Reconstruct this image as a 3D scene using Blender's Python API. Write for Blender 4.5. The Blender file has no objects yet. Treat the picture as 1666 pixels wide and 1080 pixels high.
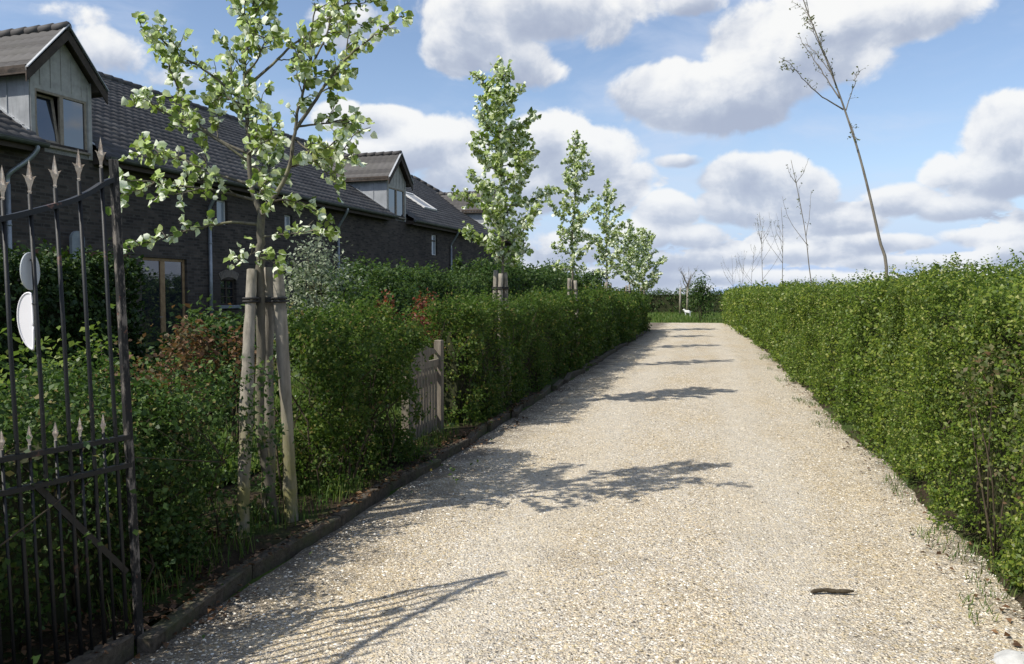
import bpy, math, random
import numpy as np
R = math.radians
rng = np.random.default_rng(7)
random.seed(7)
S = bpy.context.scene
COL = S.collection

# ------------------------------------------------------------------ camera
CZ = 1.6
YAW, PIT = R(13.63), R(2.72)
cd = bpy.data.cameras.new('camera')
cam = bpy.data.objects.new('camera', cd)
COL.objects.link(cam)
cam.location = (0, 0, CZ)
cam.rotation_euler = (R(90) - PIT, 0, YAW)
cd.sensor_width = 36
cd.lens = 28.24
cd.clip_start = 0.05
cd.clip_end = 6000
S.camera = cam
F = 1307.0
FW = np.array([-math.sin(YAW)*math.cos(PIT), math.cos(YAW)*math.cos(PIT), -math.sin(PIT)])
RT = np.array([math.cos(YAW), math.sin(YAW), 0.0])
UP = np.cross(RT, FW)
CP = np.array([0, 0, CZ])
def ray(px, py): return FW + RT*((px-833)/F) + UP*((540-py)/F)

# ------------------------------------------------------------------ exposure
S.view_settings.view_transform = 'Standard'
S.view_settings.look = 'None'
S.view_settings.exposure = 0.16
S.view_settings.gamma = 1.0
S.view_settings.use_curve_mapping = False
S.cycles.max_bounces = 6
S.cycles.transparent_max_bounces = 6

# ------------------------------------------------------------------ sun
EL = R(48)
sh_c = np.array([.875, .484]); sh_c /= np.linalg.norm(sh_c)       # shadow heading (right, forward) as seen
SHX = sh_c[0]*RT[0] - sh_c[1]*math.sin(YAW)
SHY = sh_c[0]*RT[1] + sh_c[1]*math.cos(YAW)
from mathutils import Vector
ld = bpy.data.lights.new('sun', 'SUN')
ld.energy = 5.0
ld.angle = R(0.55)
ld.color = (1.0, 0.95, 0.86)
sun = bpy.data.objects.new('sun', ld)
COL.objects.link(sun)
sun.rotation_euler = Vector((SHX*math.cos(EL), SHY*math.cos(EL), -math.sin(EL))).to_track_quat('-Z', 'Y').to_euler()
sun.location = (-20, -18, 30)
SUN_ROT = math.atan2(-SHX, -SHY)

# ------------------------------------------------------------------ node helpers
class NT:
    def __init__(s, tree): s.t = tree; s.n = tree.nodes; s.l = tree.links
    def new(s, typ, **kw):
        nd = s.n.new(typ)
        for k, v in kw.items():
            if k == 'ins':
                for i, val in v.items():
                    if isinstance(val, bpy.types.NodeSocket): s.l.new(val, nd.inputs[i])
                    else: nd.inputs[i].default_value = val
            else: setattr(nd, k, v)
        return nd
    def math(s, op, a, b=None, c=None, clamp=False):
        nd = s.n.new('ShaderNodeMath'); nd.operation = op; nd.use_clamp = clamp
        for i, v in enumerate((a, b, c)):
            if v is None: continue
            if isinstance(v, bpy.types.NodeSocket): s.l.new(v, nd.inputs[i])
            else: nd.inputs[i].default_value = v
        return nd.outputs[0]
    def vmath(s, op, a, b=None):
        nd = s.n.new('ShaderNodeVectorMath'); nd.operation = op
        for i, v in enumerate((a, b)):
            if v is None: continue
            if isinstance(v, bpy.types.NodeSocket): s.l.new(v, nd.inputs[i])
            else: nd.inputs[i].default_value = v
        return nd.outputs[0]
    def mix(s, f, a, b, blend='MIX'):
        nd = s.n.new('ShaderNodeMix'); nd.data_type = 'RGBA'; nd.blend_type = blend
        for i, v in ((0, f), (6, a), (7, b)):
            if isinstance(v, bpy.types.NodeSocket): s.l.new(v, nd.inputs[i])
            elif i == 0: nd.inputs[0].default_value = v
            else: nd.inputs[i].default_value = (*v, 1) if len(v) == 3 else v
        return nd.outputs[2]
    def ramp(s, f, stops, interp='LINEAR'):
        nd = s.n.new('ShaderNodeValToRGB'); cr = nd.color_ramp; cr.interpolation = interp
        while len(cr.elements) < len(stops): cr.elements.new(0.5)
        for e, (p, c) in zip(cr.elements, stops):
            e.position = p; e.color = (*c, 1) if len(c) == 3 else c
        if isinstance(f, bpy.types.NodeSocket): s.l.new(f, nd.inputs[0])
        return nd.outputs[0]
    def smooth(s, x, lo, hi, o0=0.0, o1=1.0):
        nd = s.n.new('ShaderNodeMapRange'); nd.interpolation_type = 'SMOOTHSTEP'
        s.l.new(x, nd.inputs[0])
        for i, v in ((1, lo), (2, hi), (3, o0), (4, o1)): nd.inputs[i].default_value = v
        return nd.outputs[0]
    def noise(s, vec, scale, detail=4, rough=.55, dim='3D', out=0):
        nd = s.n.new('ShaderNodeTexNoise'); nd.noise_dimensions = dim
        if vec is not None: s.l.new(vec, nd.inputs['Vector'])
        nd.inputs['Scale'].default_value = scale; nd.inputs['Detail'].default_value = detail
        nd.inputs['Roughness'].default_value = rough
        return nd.outputs[out]

# ------------------------------------------------------------------ sky
W = bpy.data.worlds.new('World'); S.world = W; W.use_nodes = True
def build_sky():
    k = NT(W.node_tree)
    for nd in list(k.n): k.n.remove(nd)
    out = k.new('ShaderNodeOutputWorld')
    sky = k.new('ShaderNodeTexSky', sky_type='NISHITA', sun_disc=False, sun_elevation=EL, sun_rotation=SUN_ROT)
    sky.air_density = 1.0; sky.dust_density = 0.6; sky.ozone_density = 2.0
    tc = k.new('ShaderNodeTexCoord')
    d = tc.outputs['Generated']
    sp = k.new('ShaderNodeSeparateXYZ', ins={0: d})
    az = k.math('ARCTAN2', sp.outputs[0], sp.outputs[1])
    el = k.math('ARCSINE', sp.outputs[2])
    p = k.new('ShaderNodeCombineXYZ', ins={0: az, 1: k.math('MULTIPLY', el, 1.15), 2: 0.37}).outputs[0]
    # slow warp then billowy fractal noise
    wv = k.noise(p, 5.0, 3, .5, out=1)
    pw = k.vmath('ADD', p, k.vmath('MULTIPLY', k.vmath('SUBTRACT', wv, (.5, .5, .5)), (.10, .07, .0)))
    n1 = k.noise(pw, 7.5, 8, .52)
    n2 = k.noise(k.vmath('ADD', pw, (-.020, .026, 0)), 7.5, 6, .50)      # sampled towards the sun: relief
    nb = k.noise(pw, 20.0, 6, .6)
    nbs = k.noise(k.vmath('ADD', pw, (-.008, .011, 0)), 20.0, 5, .6)
    # clouds by direction: (px, py, rx, ry, weight) of the clouds overhead and near the horizon
    blobs = [(790, 15, 100, 75, 1), (905, 0, 110, 62, 1), (862, 105, 58, 42, .8), (745, 75, 60, 40, .75), (970, 30, 55, 45, .7),
             (1095, 145, 82, 44, 1), (1195, 150, 95, 52, 1.05), (1270, 70, 110, 62, 1.05), (1400, 22, 120, 36, .95), (1480, 20, 60, 26, .8), (1150, 8, 50, 18, .6), (1100, 175, 60, 30, .8),
             (895, 235, 62, 48, 1.05), (960, 262, 66, 46, 1), (880, 300, 100, 46, .8), (1010, 300, 50, 40, .8), (1110, 262, 45, 12, .5),
             (625, 198, 60, 26, 1), (690, 235, 80, 40, .9), (560, 185, 50, 22, .65), (575, 50, 90, 36, .55), (600, 262, 90, 30, .75), (740, 290, 60, 40, .8),
             (1235, 292, 78, 36, 1.15), (1300, 312, 55, 38, 1.05), (1178, 330, 42, 26, .9), (1245, 345, 90, 26, .85),
             (1085, 345, 46, 32, 1), (1045, 385, 60, 26, .8), (1130, 385, 60, 22, .75), (1110, 425, 100, 20, .7),
             (1655, 215, 50, 42, 1.1), (1690, 260, 80, 36, 1), (1605, 295, 50, 26, .85), (1530, 282, 32, 26, .75), (1470, 325, 52, 24, .85), (1555, 340, 60, 18, .8),
             (1375, 362, 62, 18, .75), (1430, 395, 90, 14, .75), (1290, 412, 120, 14, .7), (1590, 385, 60, 14, .7), (1655, 408, 34, 14, .8), (1500, 425, 110, 12, .65),
             (1220, 450, 150, 12, .65), (1400, 455, 150, 10, .6), (1600, 448, 100, 10, .6), (900, 400, 120, 30, .65), (960, 450, 150, 16, .6),
             (170, 90, 56, 36, .5), (100, 20, 60, 16, .36), (310, 130, 90, 26, .42), (420, 60, 50, 40, .36)]
    dens = None; hi = None; we = None
    for (px, py, rx, ry, w) in blobs:
        v = ray(px, py); v = v/np.linalg.norm(v)
        a0 = math.atan2(v[0], v[1]); e0 = math.asin(v[2])
        ca = F/ (1+((px-833)/F)**2)**.5
        du = k.math('MULTIPLY_ADD', az, ca/rx/1.0, -a0*ca/rx)
        dv = k.math('MULTIPLY_ADD', el, ca/ry, -e0*ca/ry)
        q = k.math('ADD', k.math('MULTIPLY', du, du), k.math('MULTIPLY', dv, dv))
        e = k.math('MULTIPLY', k.math('POWER', 2.72, k.math('MULTIPLY', k.math('POWER', q, 1.35), -0.62)), w)
        dens = e if dens is None else k.math('MAXIMUM', dens, e)
        e3 = k.math('MULTIPLY', e, k.math('MULTIPLY', e, e))
        t = k.math('MULTIPLY', e3, dv)
        hi = t if hi is None else k.math('ADD', hi, t)
        we = e3 if we is None else k.math('ADD', we, e3)
    # a low field of clouds all round, for every other direction
    fld = k.noise(k.new('ShaderNodeCombineXYZ', ins={0: az, 1: k.math('MULTIPLY', el, 2.2), 2: 3.1}).outputs[0], 2.3, 3, .5)
    away = k.smooth(k.math('ABSOLUTE', k.math('ADD', az, .2)), .62, .9)
    dens = k.math('ADD', dens, k.math('MULTIPLY', away, k.smooth(fld, .47, .66, 0, 1.1)))
    lowf = k.noise(k.new('ShaderNodeCombineXYZ', ins={0: az, 1: k.math('MULTIPLY', el, 2.3), 2: 5.7}).outputs[0], 7.5, 5, .58)
    band = k.math('MULTIPLY', k.smooth(el, .20, .07), k.smooth(lowf, .40, .60, .10, .86))
    dens = k.math('MAXIMUM', dens, band)
    nz = k.math('ADD', k.math('MULTIPLY_ADD', n1, 1.5, -.75), k.math('MULTIPLY_ADD', nb, .62, -.31))
    dd = k.math('ADD', dens, nz)
    cover = k.smooth(dd, .32, .54)
    core = k.smooth(dd, .6, 1.2)
    # lighting: sunlit tops, grey flat bases, relief towards the sun
    rel = k.math('ADD', k.math('MULTIPLY', k.math('SUBTRACT', n1, n2), 2.3), k.math('MULTIPLY', k.math('SUBTRACT', nb, nbs), .75))
    base = k.math('DIVIDE', hi, k.math('ADD', we, .08))
    lit = k.math('ADD', k.math('ADD', k.math('MULTIPLY', base, .72), rel), k.math('MULTIPLY_ADD', core, -.12, .62))
    lit = k.math('ADD', lit, k.math('MULTIPLY', k.math('SUBTRACT', lowf, .52), k.math('MULTIPLY', band, -2.2)))
    lit = k.smooth(lit, .0, 1.0)
    ccol = k.ramp(lit, [(0, (.36, .41, .53)), (.35, (.47, .52, .62)), (.62, (.64, .67, .73)), (.85, (.77, .785, .81)), (1, (.87, .87, .86))])
    # blue of the air: sky texture, brighter and hazier low down
    bg = k.mix(1.0, sky.outputs[0], (.148, .142, .142), 'MULTIPLY')
    hz = k.smooth(el, -.02, .34, 1, 0)
    bg = k.mix(k.smooth(el, .16, -.01), bg, (.42, .54, .78))
    bg = k.mix(k.math('MULTIPLY', hz, .30), bg, (.40, .55, .86))
    veil = k.smooth(k.noise(k.vmath('MULTIPLY', pw, (1, 2.5, 1)), 4.0, 6, .6), .42, .76, 0, .55)
    bg = k.mix(veil, bg, (.60, .67, .81))
    ccol = k.mix(k.math('MULTIPLY', hz, .22), ccol, (.60, .68, .82))
    fin = k.mix(k.math('MULTIPLY', cover, .96), bg, ccol)
    b = k.new('ShaderNodeBackground', ins={0: fin, 1: 1.0})
    # the same air at the sky's own strength, dimmed for the ground's fill the way a camera exposed for sun sees it
    k.l.new(b.outputs[0], out.inputs[0])
build_sky()

# ------------------------------------------------------------------ object helpers
def tag(o, label=None, cat=None, group=None, kind=None):
    if label: o['label'] = label
    if cat: o['category'] = cat
    if group: o['group'] = group
    if kind: o['kind'] = kind
    return o
def empty(name, loc, label, cat, group=None, rz=0):
    o = bpy.data.objects.new(name, None); COL.objects.link(o)
    o.location = loc; o.rotation_euler = (0, 0, rz); o.empty_display_size = .2
    return tag(o, label, cat, group)
def np_mesh(name, V, Q, mat, parent=None, smooth=False):
    """V (n,3); Q (m,k) faces of one size"""
    V = np.ascontiguousarray(V, dtype=np.float32); Q = np.ascontiguousarray(Q, dtype=np.int32)
    me = bpy.data.meshes.new(name)
    m, kk = Q.shape
    me.vertices.add(len(V)); me.vertices.foreach_set('co', V.ravel())
    me.loops.add(m*kk); me.loops.foreach_set('vertex_index', Q.ravel())
    me.polygons.add(m)
    me.polygons.foreach_set('loop_start', np.arange(0, m*kk, kk, dtype=np.int32))
    if smooth: me.polygons.foreach_set('use_smooth', np.ones(m, dtype=bool))
    me.update(calc_edges=True); me.validate()
    me.materials.append(mat)
    o = bpy.data.objects.new(name, me); COL.objects.link(o)
    if parent is not None:
        o.parent = parent
    return o
class MB:
    """collects boxes, bars, tubes and loose polygons; build() links them as one mesh"""
    def __init__(s): s.v = []; s.f = []; s.sm = []
    def add(s, vs, fs, smooth=False):
        o = len(s.v); s.v += [tuple(map(float, p)) for p in vs]
        s.f += [tuple(i+o for i in f) for f in fs]; s.sm += [smooth]*len(fs); return s
    def frame_box(s, c, ax, ay, az, bev=0.0):
        """box centred c with half-extent vectors ax ay az; bev chamfers its edges"""
        c, ax, ay, az = (np.array(q, float) for q in (c, ax, ay, az))
        if bev <= 0:
            vs = [c+i*ax+j*ay+k*az for i in (-1, 1) for j in (-1, 1) for k in (-1, 1)]
            return s.add(vs, [(0, 1, 3, 2), (4, 6, 7, 5), (0, 4, 5, 1), (2, 3, 7, 6), (0, 2, 6, 4), (1, 5, 7, 3)])
        L = [np.linalg.norm(q) for q in (ax, ay, az)]
        b = [min(.45, bev/l) for l in L]
        vs = []; idx = {}
        for i in (-1, 1):
            for j in (-1, 1):
                for k in (-1, 1):
                    for t in range(3):
                        w = [i*(1-b[0]), j*(1-b[1]), k*(1-b[2])]; w[t] = (i, j, k)[t]
                        idx[(i, j, k, t)] = len(vs); vs.append(c+w[0]*ax+w[1]*ay+w[2]*az)
        fs = []
        for t in range(3):
            u, w = [(1, 2), (0, 2), (0, 1)][t]
            for sg in (-1, 1):
                q = []
                for (a_, b_) in ((-1, -1), (1, -1), (1, 1), (-1, 1)):
                    key = [0, 0, 0]; key[t] = sg; key[u] = a_; key[w] = b_
                    q.append(idx[(*key, t)])
                fs.append(tuple(q))
        for t in range(3):
            u, w = [(1, 2), (0, 2), (0, 1)][t]
            for a_ in (-1, 1):
                for b_ in (-1, 1):
                    k0 = [0, 0, 0]; k0[u] = a_; k0[w] = b_; k1 = list(k0); k0[t] = -1; k1[t] = 1
                    fs.append((idx[(*k0, u)], idx[(*k0, w)], idx[(*k1, w)], idx[(*k1, u)]))
        for i in (-1, 1):
            for j in (-1, 1):
                for k in (-1, 1): fs.append(tuple(idx[(i, j, k, t)] for t in range(3)))
        return s.add(vs, fs)
    def box(s, x0, x1, y0, y1, z0, z1, bev=0):
        return s.frame_box(((x0+x1)/2, (y0+y1)/2, (z0+z1)/2), ((x1-x0)/2, 0, 0), (0, (y1-y0)/2, 0), (0, 0, (z1-z0)/2), bev)
    def tube(s, pts, rad, n=8, cap=True, jit=0.0, smooth=True):
        pts = np.array(pts, float); m = len(pts)
        rad = np.full(m, rad, float) if np.isscalar(rad) else np.array(rad, float)
        T = np.gradient(pts, axis=0); T /= np.linalg.norm(T, axis=1)[:, None]+1e-9
        ref = np.array([0, 0, 1.0]) if abs(T[0][2]) < .9 else np.array([1.0, 0, 0])
        vs = []
        u = np.cross(T[0], ref); u /= np.linalg.norm(u)
        for i in range(m):
            u = u-T[i]*(u@T[i]); u /= np.linalg.norm(u)+1e-9
            w = np.cross(T[i], u)
            for j in range(n):
                a = 2*math.pi*j/n; r = rad[i]*(1+(random.random()-.5)*jit)
                vs.append(pts[i]+r*(u*math.cos(a)+w*math.sin(a)))
        fs = [(i*n+j, i*n+(j+1) % n, (i+1)*n+(j+1) % n, (i+1)*n+j) for i in range(m-1) for j in range(n)]
        if cap: fs += [tuple(range(n))[::-1], tuple(range((m-1)*n, m*n))]
        return s.add(vs, fs, smooth)
    def prism(s, poly, off):
        """closed polygon (list of 3d points) extruded by vector off"""
        n = len(poly); p = [np.array(q, float) for q in poly]; off = np.array(off, float)
        vs = p+[q+off for q in p]
        fs = [tuple(range(n))[::-1], tuple(range(n, 2*n))]+[(i, (i+1) % n, n+(i+1) % n, n+i) for i in range(n)]
        return s.add(vs, fs)
    def build(s, name, mat, parent=None):
        me = bpy.data.meshes.new(name)
        me.from_pydata(s.v, [], s.f); me.polygons.foreach_set('use_smooth', s.sm)
        me.update(); me.materials.append(mat)
        o = bpy.data.objects.new(name, me); COL.objects.link(o)
        if parent is not None: o.parent = parent
        return o
def spline(pts, n):
    """Catmull-Rom through pts"""
    P = np.array(pts, float); P = np.vstack([2*P[0]-P[1], P, 2*P[-1]-P[-2]])
    m = len(P)-3; out = []
    for q in np.linspace(0, m-1e-6, n):
        i = int(q); t = q-i; a, b, c, d = P[i:i+4]
        out.append(.5*((2*b)+(-a+c)*t+(2*a-5*b+4*c-d)*t*t+(-a+3*b-3*c+d)*t**3))
    return np.array(out)
def unit(v): return v/(np.linalg.norm(v, axis=-1, keepdims=True)+1e-9)
def vnoise(P, scale, seed=0):
    """value noise, 0..1, for an (n,3) array"""
    Q = P*scale+seed*17.31; I = np.floor(Q).astype(np.int64); f = Q-I; f = f*f*(3-2*f)
    def h(a, b, c):
        x = (a*374761393+b*668265263+c*2147483647+seed*1274126177) & 0xffffffff
        x = ((x ^ (x >> 13))*1274126177) & 0xffffffff
        return ((x ^ (x >> 16)) & 0xffff)/65535.0
    r = 0
    for i in (0, 1):
        for j in (0, 1):
            for k in (0, 1):
                r = r+h(I[:, 0]+i, I[:, 1]+j, I[:, 2]+k)*np.where(i, f[:, 0], 1-f[:, 0])*np.where(j, f[:, 1], 1-f[:, 1])*np.where(k, f[:, 2], 1-f[:, 2])
    return r
def leaf_arrays(P, A, N, L, Wd, kind='diamond', fold=.18):
    """leaves: base P, axis A, rough normal N, length L, width Wd -> V, Q (two faces per heart leaf, one folded face per small leaf)"""
    n = len(P); A = unit(A); Sd = unit(np.cross(A, N)); Nn = np.cross(Sd, A)
    L = L[:, None]; Wd = Wd[:, None]
    if kind == 'diamond':
        V = np.stack([P, P+A*L*.5+Sd*Wd*.5+Nn*Wd*fold, P+A*L-Nn*L*.10, P+A*L*.5-Sd*Wd*.5+Nn*Wd*fold], 1).reshape(-1, 3)
        return V, np.arange(n*4).reshape(n, 4)
    V = np.stack([P, P+A*L*.12+Sd*Wd*.42+Nn*Wd*fold*.6, P+A*L*.6+Sd*Wd*.46+Nn*Wd*fold, P+A*L-Nn*L*.16,
                  P+A*L*.6-Sd*Wd*.46+Nn*Wd*fold, P+A*L*.12-Sd*Wd*.42+Nn*Wd*fold*.6], 1).reshape(-1, 3)
    b = np.arange(n)[:, None]*6
    return V, np.concatenate([b+np.array([[0, 1, 2, 3]]), b+np.array([[0, 3, 4, 5]])], 0)
def rnd_dirs(n): return unit(rng.normal(size=(n, 3)))

# ------------------------------------------------------------------ materials
def mat(name):
    m = bpy.data.materials.new(name); m.use_nodes = True
    k = NT(m.node_tree)
    for nd in list(k.n): k.n.remove(nd)
    k.out = k.new('ShaderNodeOutputMaterial')
    return m, k
def principled(k, col, rough=.7, metal=0.0, spec=.5, normal=None):
    b = k.new('ShaderNodeBsdfPrincipled')
    for nm, v in (('Base Color', col), ('Roughness', rough), ('Metallic', metal), ('Specular IOR Level', spec)):
        if isinstance(v, bpy.types.NodeSocket): k.l.new(v, b.inputs[nm])
        else: b.inputs[nm].default_value = (*v, 1) if isinstance(v, tuple) else v
    if normal is not None: k.l.new(normal, b.inputs['Normal'])
    k.l.new(b.outputs[0], k.out.inputs[0]); return b
def bump(k, h, strength=.5, dist=.02):
    nd = k.new('ShaderNodeBump'); nd.inputs['Strength'].default_value = strength; nd.inputs['Distance'].default_value = dist
    k.l.new(h, nd.inputs['Height']); return nd.outputs[0]
def opos(k): return k.new('ShaderNodeTexCoord').outputs['Object']
def leaf_mat(name, stops, under=None, trans=.35, tint=(1.1, 1.25, .5), rough=.55, spec=.3):
    m, k = mat(name)
    g = k.new('ShaderNodeNewGeometry')
    c = k.ramp(g.outputs['Random Per Island'], stops)
    big = k.noise(g.outputs['Position'], 1.1, 3, .6)
    c = k.mix(k.smooth(big, .35, .7, 0, .55), c, k.mix(1.0, c, (1.30, 1.12, .7), 'MULTIPLY'))
    alt = k.noise(g.outputs['Position'], .55, 4, .65)
    c = k.mix(k.smooth(alt, .50, .62, 0, .7), c, k.mix(1.0, c, (.72, .87, .95), 'MULTIPLY'))
    if under is not None:
        c = k.mix(g.outputs['Backfacing'], c, under)
    b = k.new('ShaderNodeBsdfPrincipled', ins={'Base Color': c, 'Roughness': rough, 'Specular IOR Level': spec})
    t = k.new('ShaderNodeBsdfTranslucent', ins={0: k.mix(1.0, c, tint, 'MULTIPLY')})
    mx = k.new('ShaderNodeMixShader', ins={0: trans, 1: b.outputs[0], 2: t.outputs[0]})
    k.l.new(mx.outputs[0], k.out.inputs[0]); return m
M = {}
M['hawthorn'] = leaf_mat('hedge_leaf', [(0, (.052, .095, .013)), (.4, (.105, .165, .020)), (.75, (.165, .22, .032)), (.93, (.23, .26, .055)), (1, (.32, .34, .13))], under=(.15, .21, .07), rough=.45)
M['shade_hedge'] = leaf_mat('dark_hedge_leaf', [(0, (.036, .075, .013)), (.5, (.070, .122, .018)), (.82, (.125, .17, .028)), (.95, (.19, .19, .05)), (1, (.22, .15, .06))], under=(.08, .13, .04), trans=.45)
M['ragged'] = leaf_mat('ragged_shade_leaf', [(0, (.022, .052, .012)), (.5, (.045, .092, .017)), (.85, (.085, .14, .025)), (1, (.17, .13, .05))], under=(.06, .11, .035), trans=.25)  # darker copy of the left hedge leaf, shade put into its colour
M['lime'] = leaf_mat('lime_leaf', [(0, (.13, .19, .035)), (.5, (.215, .28, .075)), (1, (.34, .39, .17))], under=(.76, .79, .66), trans=.30, tint=(1.0, 1.25, .45))
M['thuja'] = leaf_mat('conifer_leaf', [(0, (.014, .035, .010)), (.6, (.028, .060, .013)), (1, (.06, .10, .02))], trans=.15)
M['garden'] = leaf_mat('garden_leaf', [(0, (.022, .055, .012)), (.6, (.045, .095, .02)), (1, (.10, .15, .04))], under=(.08, .12, .05))
M['silver'] = leaf_mat('silver_leaf', [(0, (.09, .13, .08)), (.5, (.18, .225, .15)), (1, (.33, .37, .29))], under=(.30, .34, .27), trans=.2, tint=(1, 1.05, .8))
M['red'] = leaf_mat('red_leaf', [(0, (.08, .022, .016)), (.5, (.15, .045, .032)), (.85, (.22, .085, .055)), (1, (.26, .17, .08))], under=(.25, .10, .06), tint=(1.2, .8, .5))
M['rust'] = leaf_mat('rust_leaf', [(0, (.05, .06, .018)), (.35, (.085, .07, .03)), (.7, (.15, .075, .045)), (1, (.24, .14, .08))], under=(.14, .10, .06), tint=(1.2, .9, .5))
M['bramble'] = leaf_mat('bramble_leaf', [(0, (.05, .085, .02)), (.5, (.11, .13, .05)), (.8, (.14, .085, .05)), (1, (.20, .22, .10))], under=(.15, .17, .08))
M['bud'] = leaf_mat('bud_leaf', [(0, (.10, .12, .04)), (1, (.16, .17, .07))])
M['grass'] = leaf_mat('grass_blade', [(0, (.045, .095, .015)), (.6, (.085, .15, .025)), (1, (.17, .19, .06))], trans=.3)
M['litter'] = leaf_mat('dead_leaf', [(0, (.05, .028, .016)), (.6, (.12, .066, .035)), (1, (.24, .15, .09))], trans=.1, tint=(1, .8, .6))
def bark(name, c0, c1, c2=None, sc=9, moss=False):
    m, k = mat(name); p = opos(k)
    st = k.vmath('MULTIPLY', p, (1, 1, .16))
    n = k.noise(st, sc*3.2, 6, .65)
    c = k.ramp(n, [(.25, c0), (.7, c1)])
    n2 = k.noise(p, sc*.8, 4, .6)
    if c2: c = k.mix(k.smooth(n2, .5, .68), c, c2)
    if moss:
        z = k.new('ShaderNodeSeparateXYZ', ins={0: p}).outputs[2]
        f = k.math('MULTIPLY', k.smooth(z, .2, 1.15, .85, 0), k.smooth(k.noise(p, 5, 4, .6), .3, .6))
        c = k.mix(f, c, (.20, .19, .065))
    principled(k, c, .85, spec=.2, normal=bump(k, n, .55, .012)); return m
M['bark'] = bark('lime_bark', (.055, .05, .04), (.16, .145, .115), (.20, .19, .12))
M['bark_far'] = bark('sapling_bark', (.10, .088, .072), (.24, .215, .175))
M['stem'] = bark('hedge_stem', (.035, .027, .018), (.085, .068, .045))
M['stake'] = bark('weathered_stake', (.11, .10, .08), (.36, .325, .27), (.15, .14, .115), sc=7, moss=True)
M['plank'] = bark('weathered_plank', (.095, .080, .062), (.25, .215, .17), (.15, .145, .11), sc=8)
M['core'] = bark('filler_core', (.020, .022, .010), (.045, .05, .020))

def gravel_mat():
    m, k = mat('gravel'); p = k.new('ShaderNodeNewGeometry').outputs['Position']
    jit = k.vmath('ADD', p, k.vmath('MULTIPLY', k.vmath('SUBTRACT', k.noise(p, 40, 2, .5, out=1), (.5, .5, .5)), (.012, .012, .0)))
    cols = [(0, (.10, .09, .076)), (.09, (.27, .235, .19)), (.28, (.48, .42, .325)), (.58, (.60, .535, .43)), (.84, (.70, .645, .545)), (1, (.84, .82, .76))]
    vA = k.new('ShaderNodeTexVoronoi', ins={'Vector': jit, 'Scale': 64.0})
    vB = k.new('ShaderNodeTexVoronoi', ins={'Vector': jit, 'Scale': 125.0})
    sA = k.new('ShaderNodeSeparateColor', ins={0: vA.outputs['Color']})
    sB = k.new('ShaderNodeSeparateColor', ins={0: vB.outputs['Color']})
    cA = k.ramp(sA.outputs[0], cols); cB = k.ramp(sB.outputs[0], cols)
    # tint some stones ochre, some grey
    cA = k.mix(k.smooth(sA.outputs[1], .72, .80, 0, .55), cA, (.66, .53, .30))
    cA = k.mix(k.smooth(sA.outputs[2], .80, .86, 0, .6), cA, (.42, .41, .40))
    cB = k.mix(k.smooth(sB.outputs[1], .75, .82, 0, .5), cB, (.62, .48, .29))
    c = k.mix(k.smooth(sA.outputs[1], .45, .5, 0, 1), cB, cA)
    # joints with fines
    c = k.mix(k.smooth(vA.outputs['Distance'], .45, .75, 0, .30), c, (.26, .215, .16))
    # broad tracks and dusty patches, stains along the wheel lines
    sx = k.new('ShaderNodeSeparateXYZ', ins={0: p})
    lo = k.noise(k.vmath('MULTIPLY', p, (1, .35, 1)), 1.3, 5, .6)
    c = k.mix(k.smooth(lo, .40, .68, 0, .42), c, k.mix(1.0, c, (.92, .81, .60), 'MULTIPLY'))
    lo2 = k.noise(k.vmath('MULTIPLY', p, (1, .5, 1)), .55, 4, .6)
    xw = k.math('ADD', sx.outputs[0], k.math('MULTIPLY', k.math('SUBTRACT', lo2, .5), .9))
    tr = k.math('MAXIMUM', k.smooth(k.math('ABSOLUTE', k.math('ADD', xw, 1.15)), .42, .12), k.smooth(k.math('ABSOLUTE', k.math('SUBTRACT', xw, .45)), .42, .12))
    c = k.mix(k.math('MULTIPLY', tr, .26), c, (.66, .61, .52))        # compacted, dusty wheel tracks
    mid = k.noise(k.vmath('MULTIPLY', p, (1, .7, 1)), 7.0, 5, .7)
    c = k.mix(k.smooth(mid, .56, .76, 0, .40), c, k.mix(1.0, c, (.62, .58, .52), 'MULTIPLY'))
    wear = k.math('MULTIPLY', k.smooth(k.noise(k.vmath('MULTIPLY', p, (1, 1.6, 1)), .9, 6, .65), .52, .66), k.smooth(sx.outputs[1], 7, 4))
    c = k.mix(k.math('MULTIPLY', wear, .45), c, k.mix(1.0, c, (.62, .60, .57), 'MULTIPLY'))
    # leaf mould towards the kerb, with the hedge's dappled shade painted in
    kx = k.math('ADD', sx.outputs[0], k.math('MULTIPLY', k.math('SUBTRACT', k.noise(p, 2.4, 5, .65), .5), 1.3))
    c = k.mix(k.smooth(kx, -2.5, -1.7, .80, 0), c, (.075, .062, .05))
    c = k.mix(k.smooth(kx, 1.32, 1.85, 0, .70), c, (.10, .085, .055))
    h = k.math('ADD', k.math('MULTIPLY', k.smooth(vA.outputs['Distance'], 0, .6, 1, 0), 1.0), k.math('MULTIPLY', k.smooth(vB.outputs['Distance'], 0, .6, 1, 0), .5))
    h = k.math('ADD', h, k.math('ADD', k.math('MULTIPLY', sA.outputs[2], .9), k.math('MULTIPLY', mid, 1.6)))
    principled(k, c, .9, spec=.2, normal=bump(k, h, .85, .009)); return m
M['gravel'] = gravel_mat()
def stone_mat():
    m, k = mat('gravel_stone'); g = k.new('ShaderNodeNewGeometry')
    c = k.ramp(g.outputs['Random Per Island'], [(0, (.13, .115, .095)), (.12, (.32, .27, .205)), (.3, (.53, .44, .32)), (.55, (.65, .56, .42)), (.8, (.75, .68, .55)), (1, (.88, .85, .78))])
    principled(k, c, .8, spec=.25); return m
M['stones'] = stone_mat()
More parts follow.
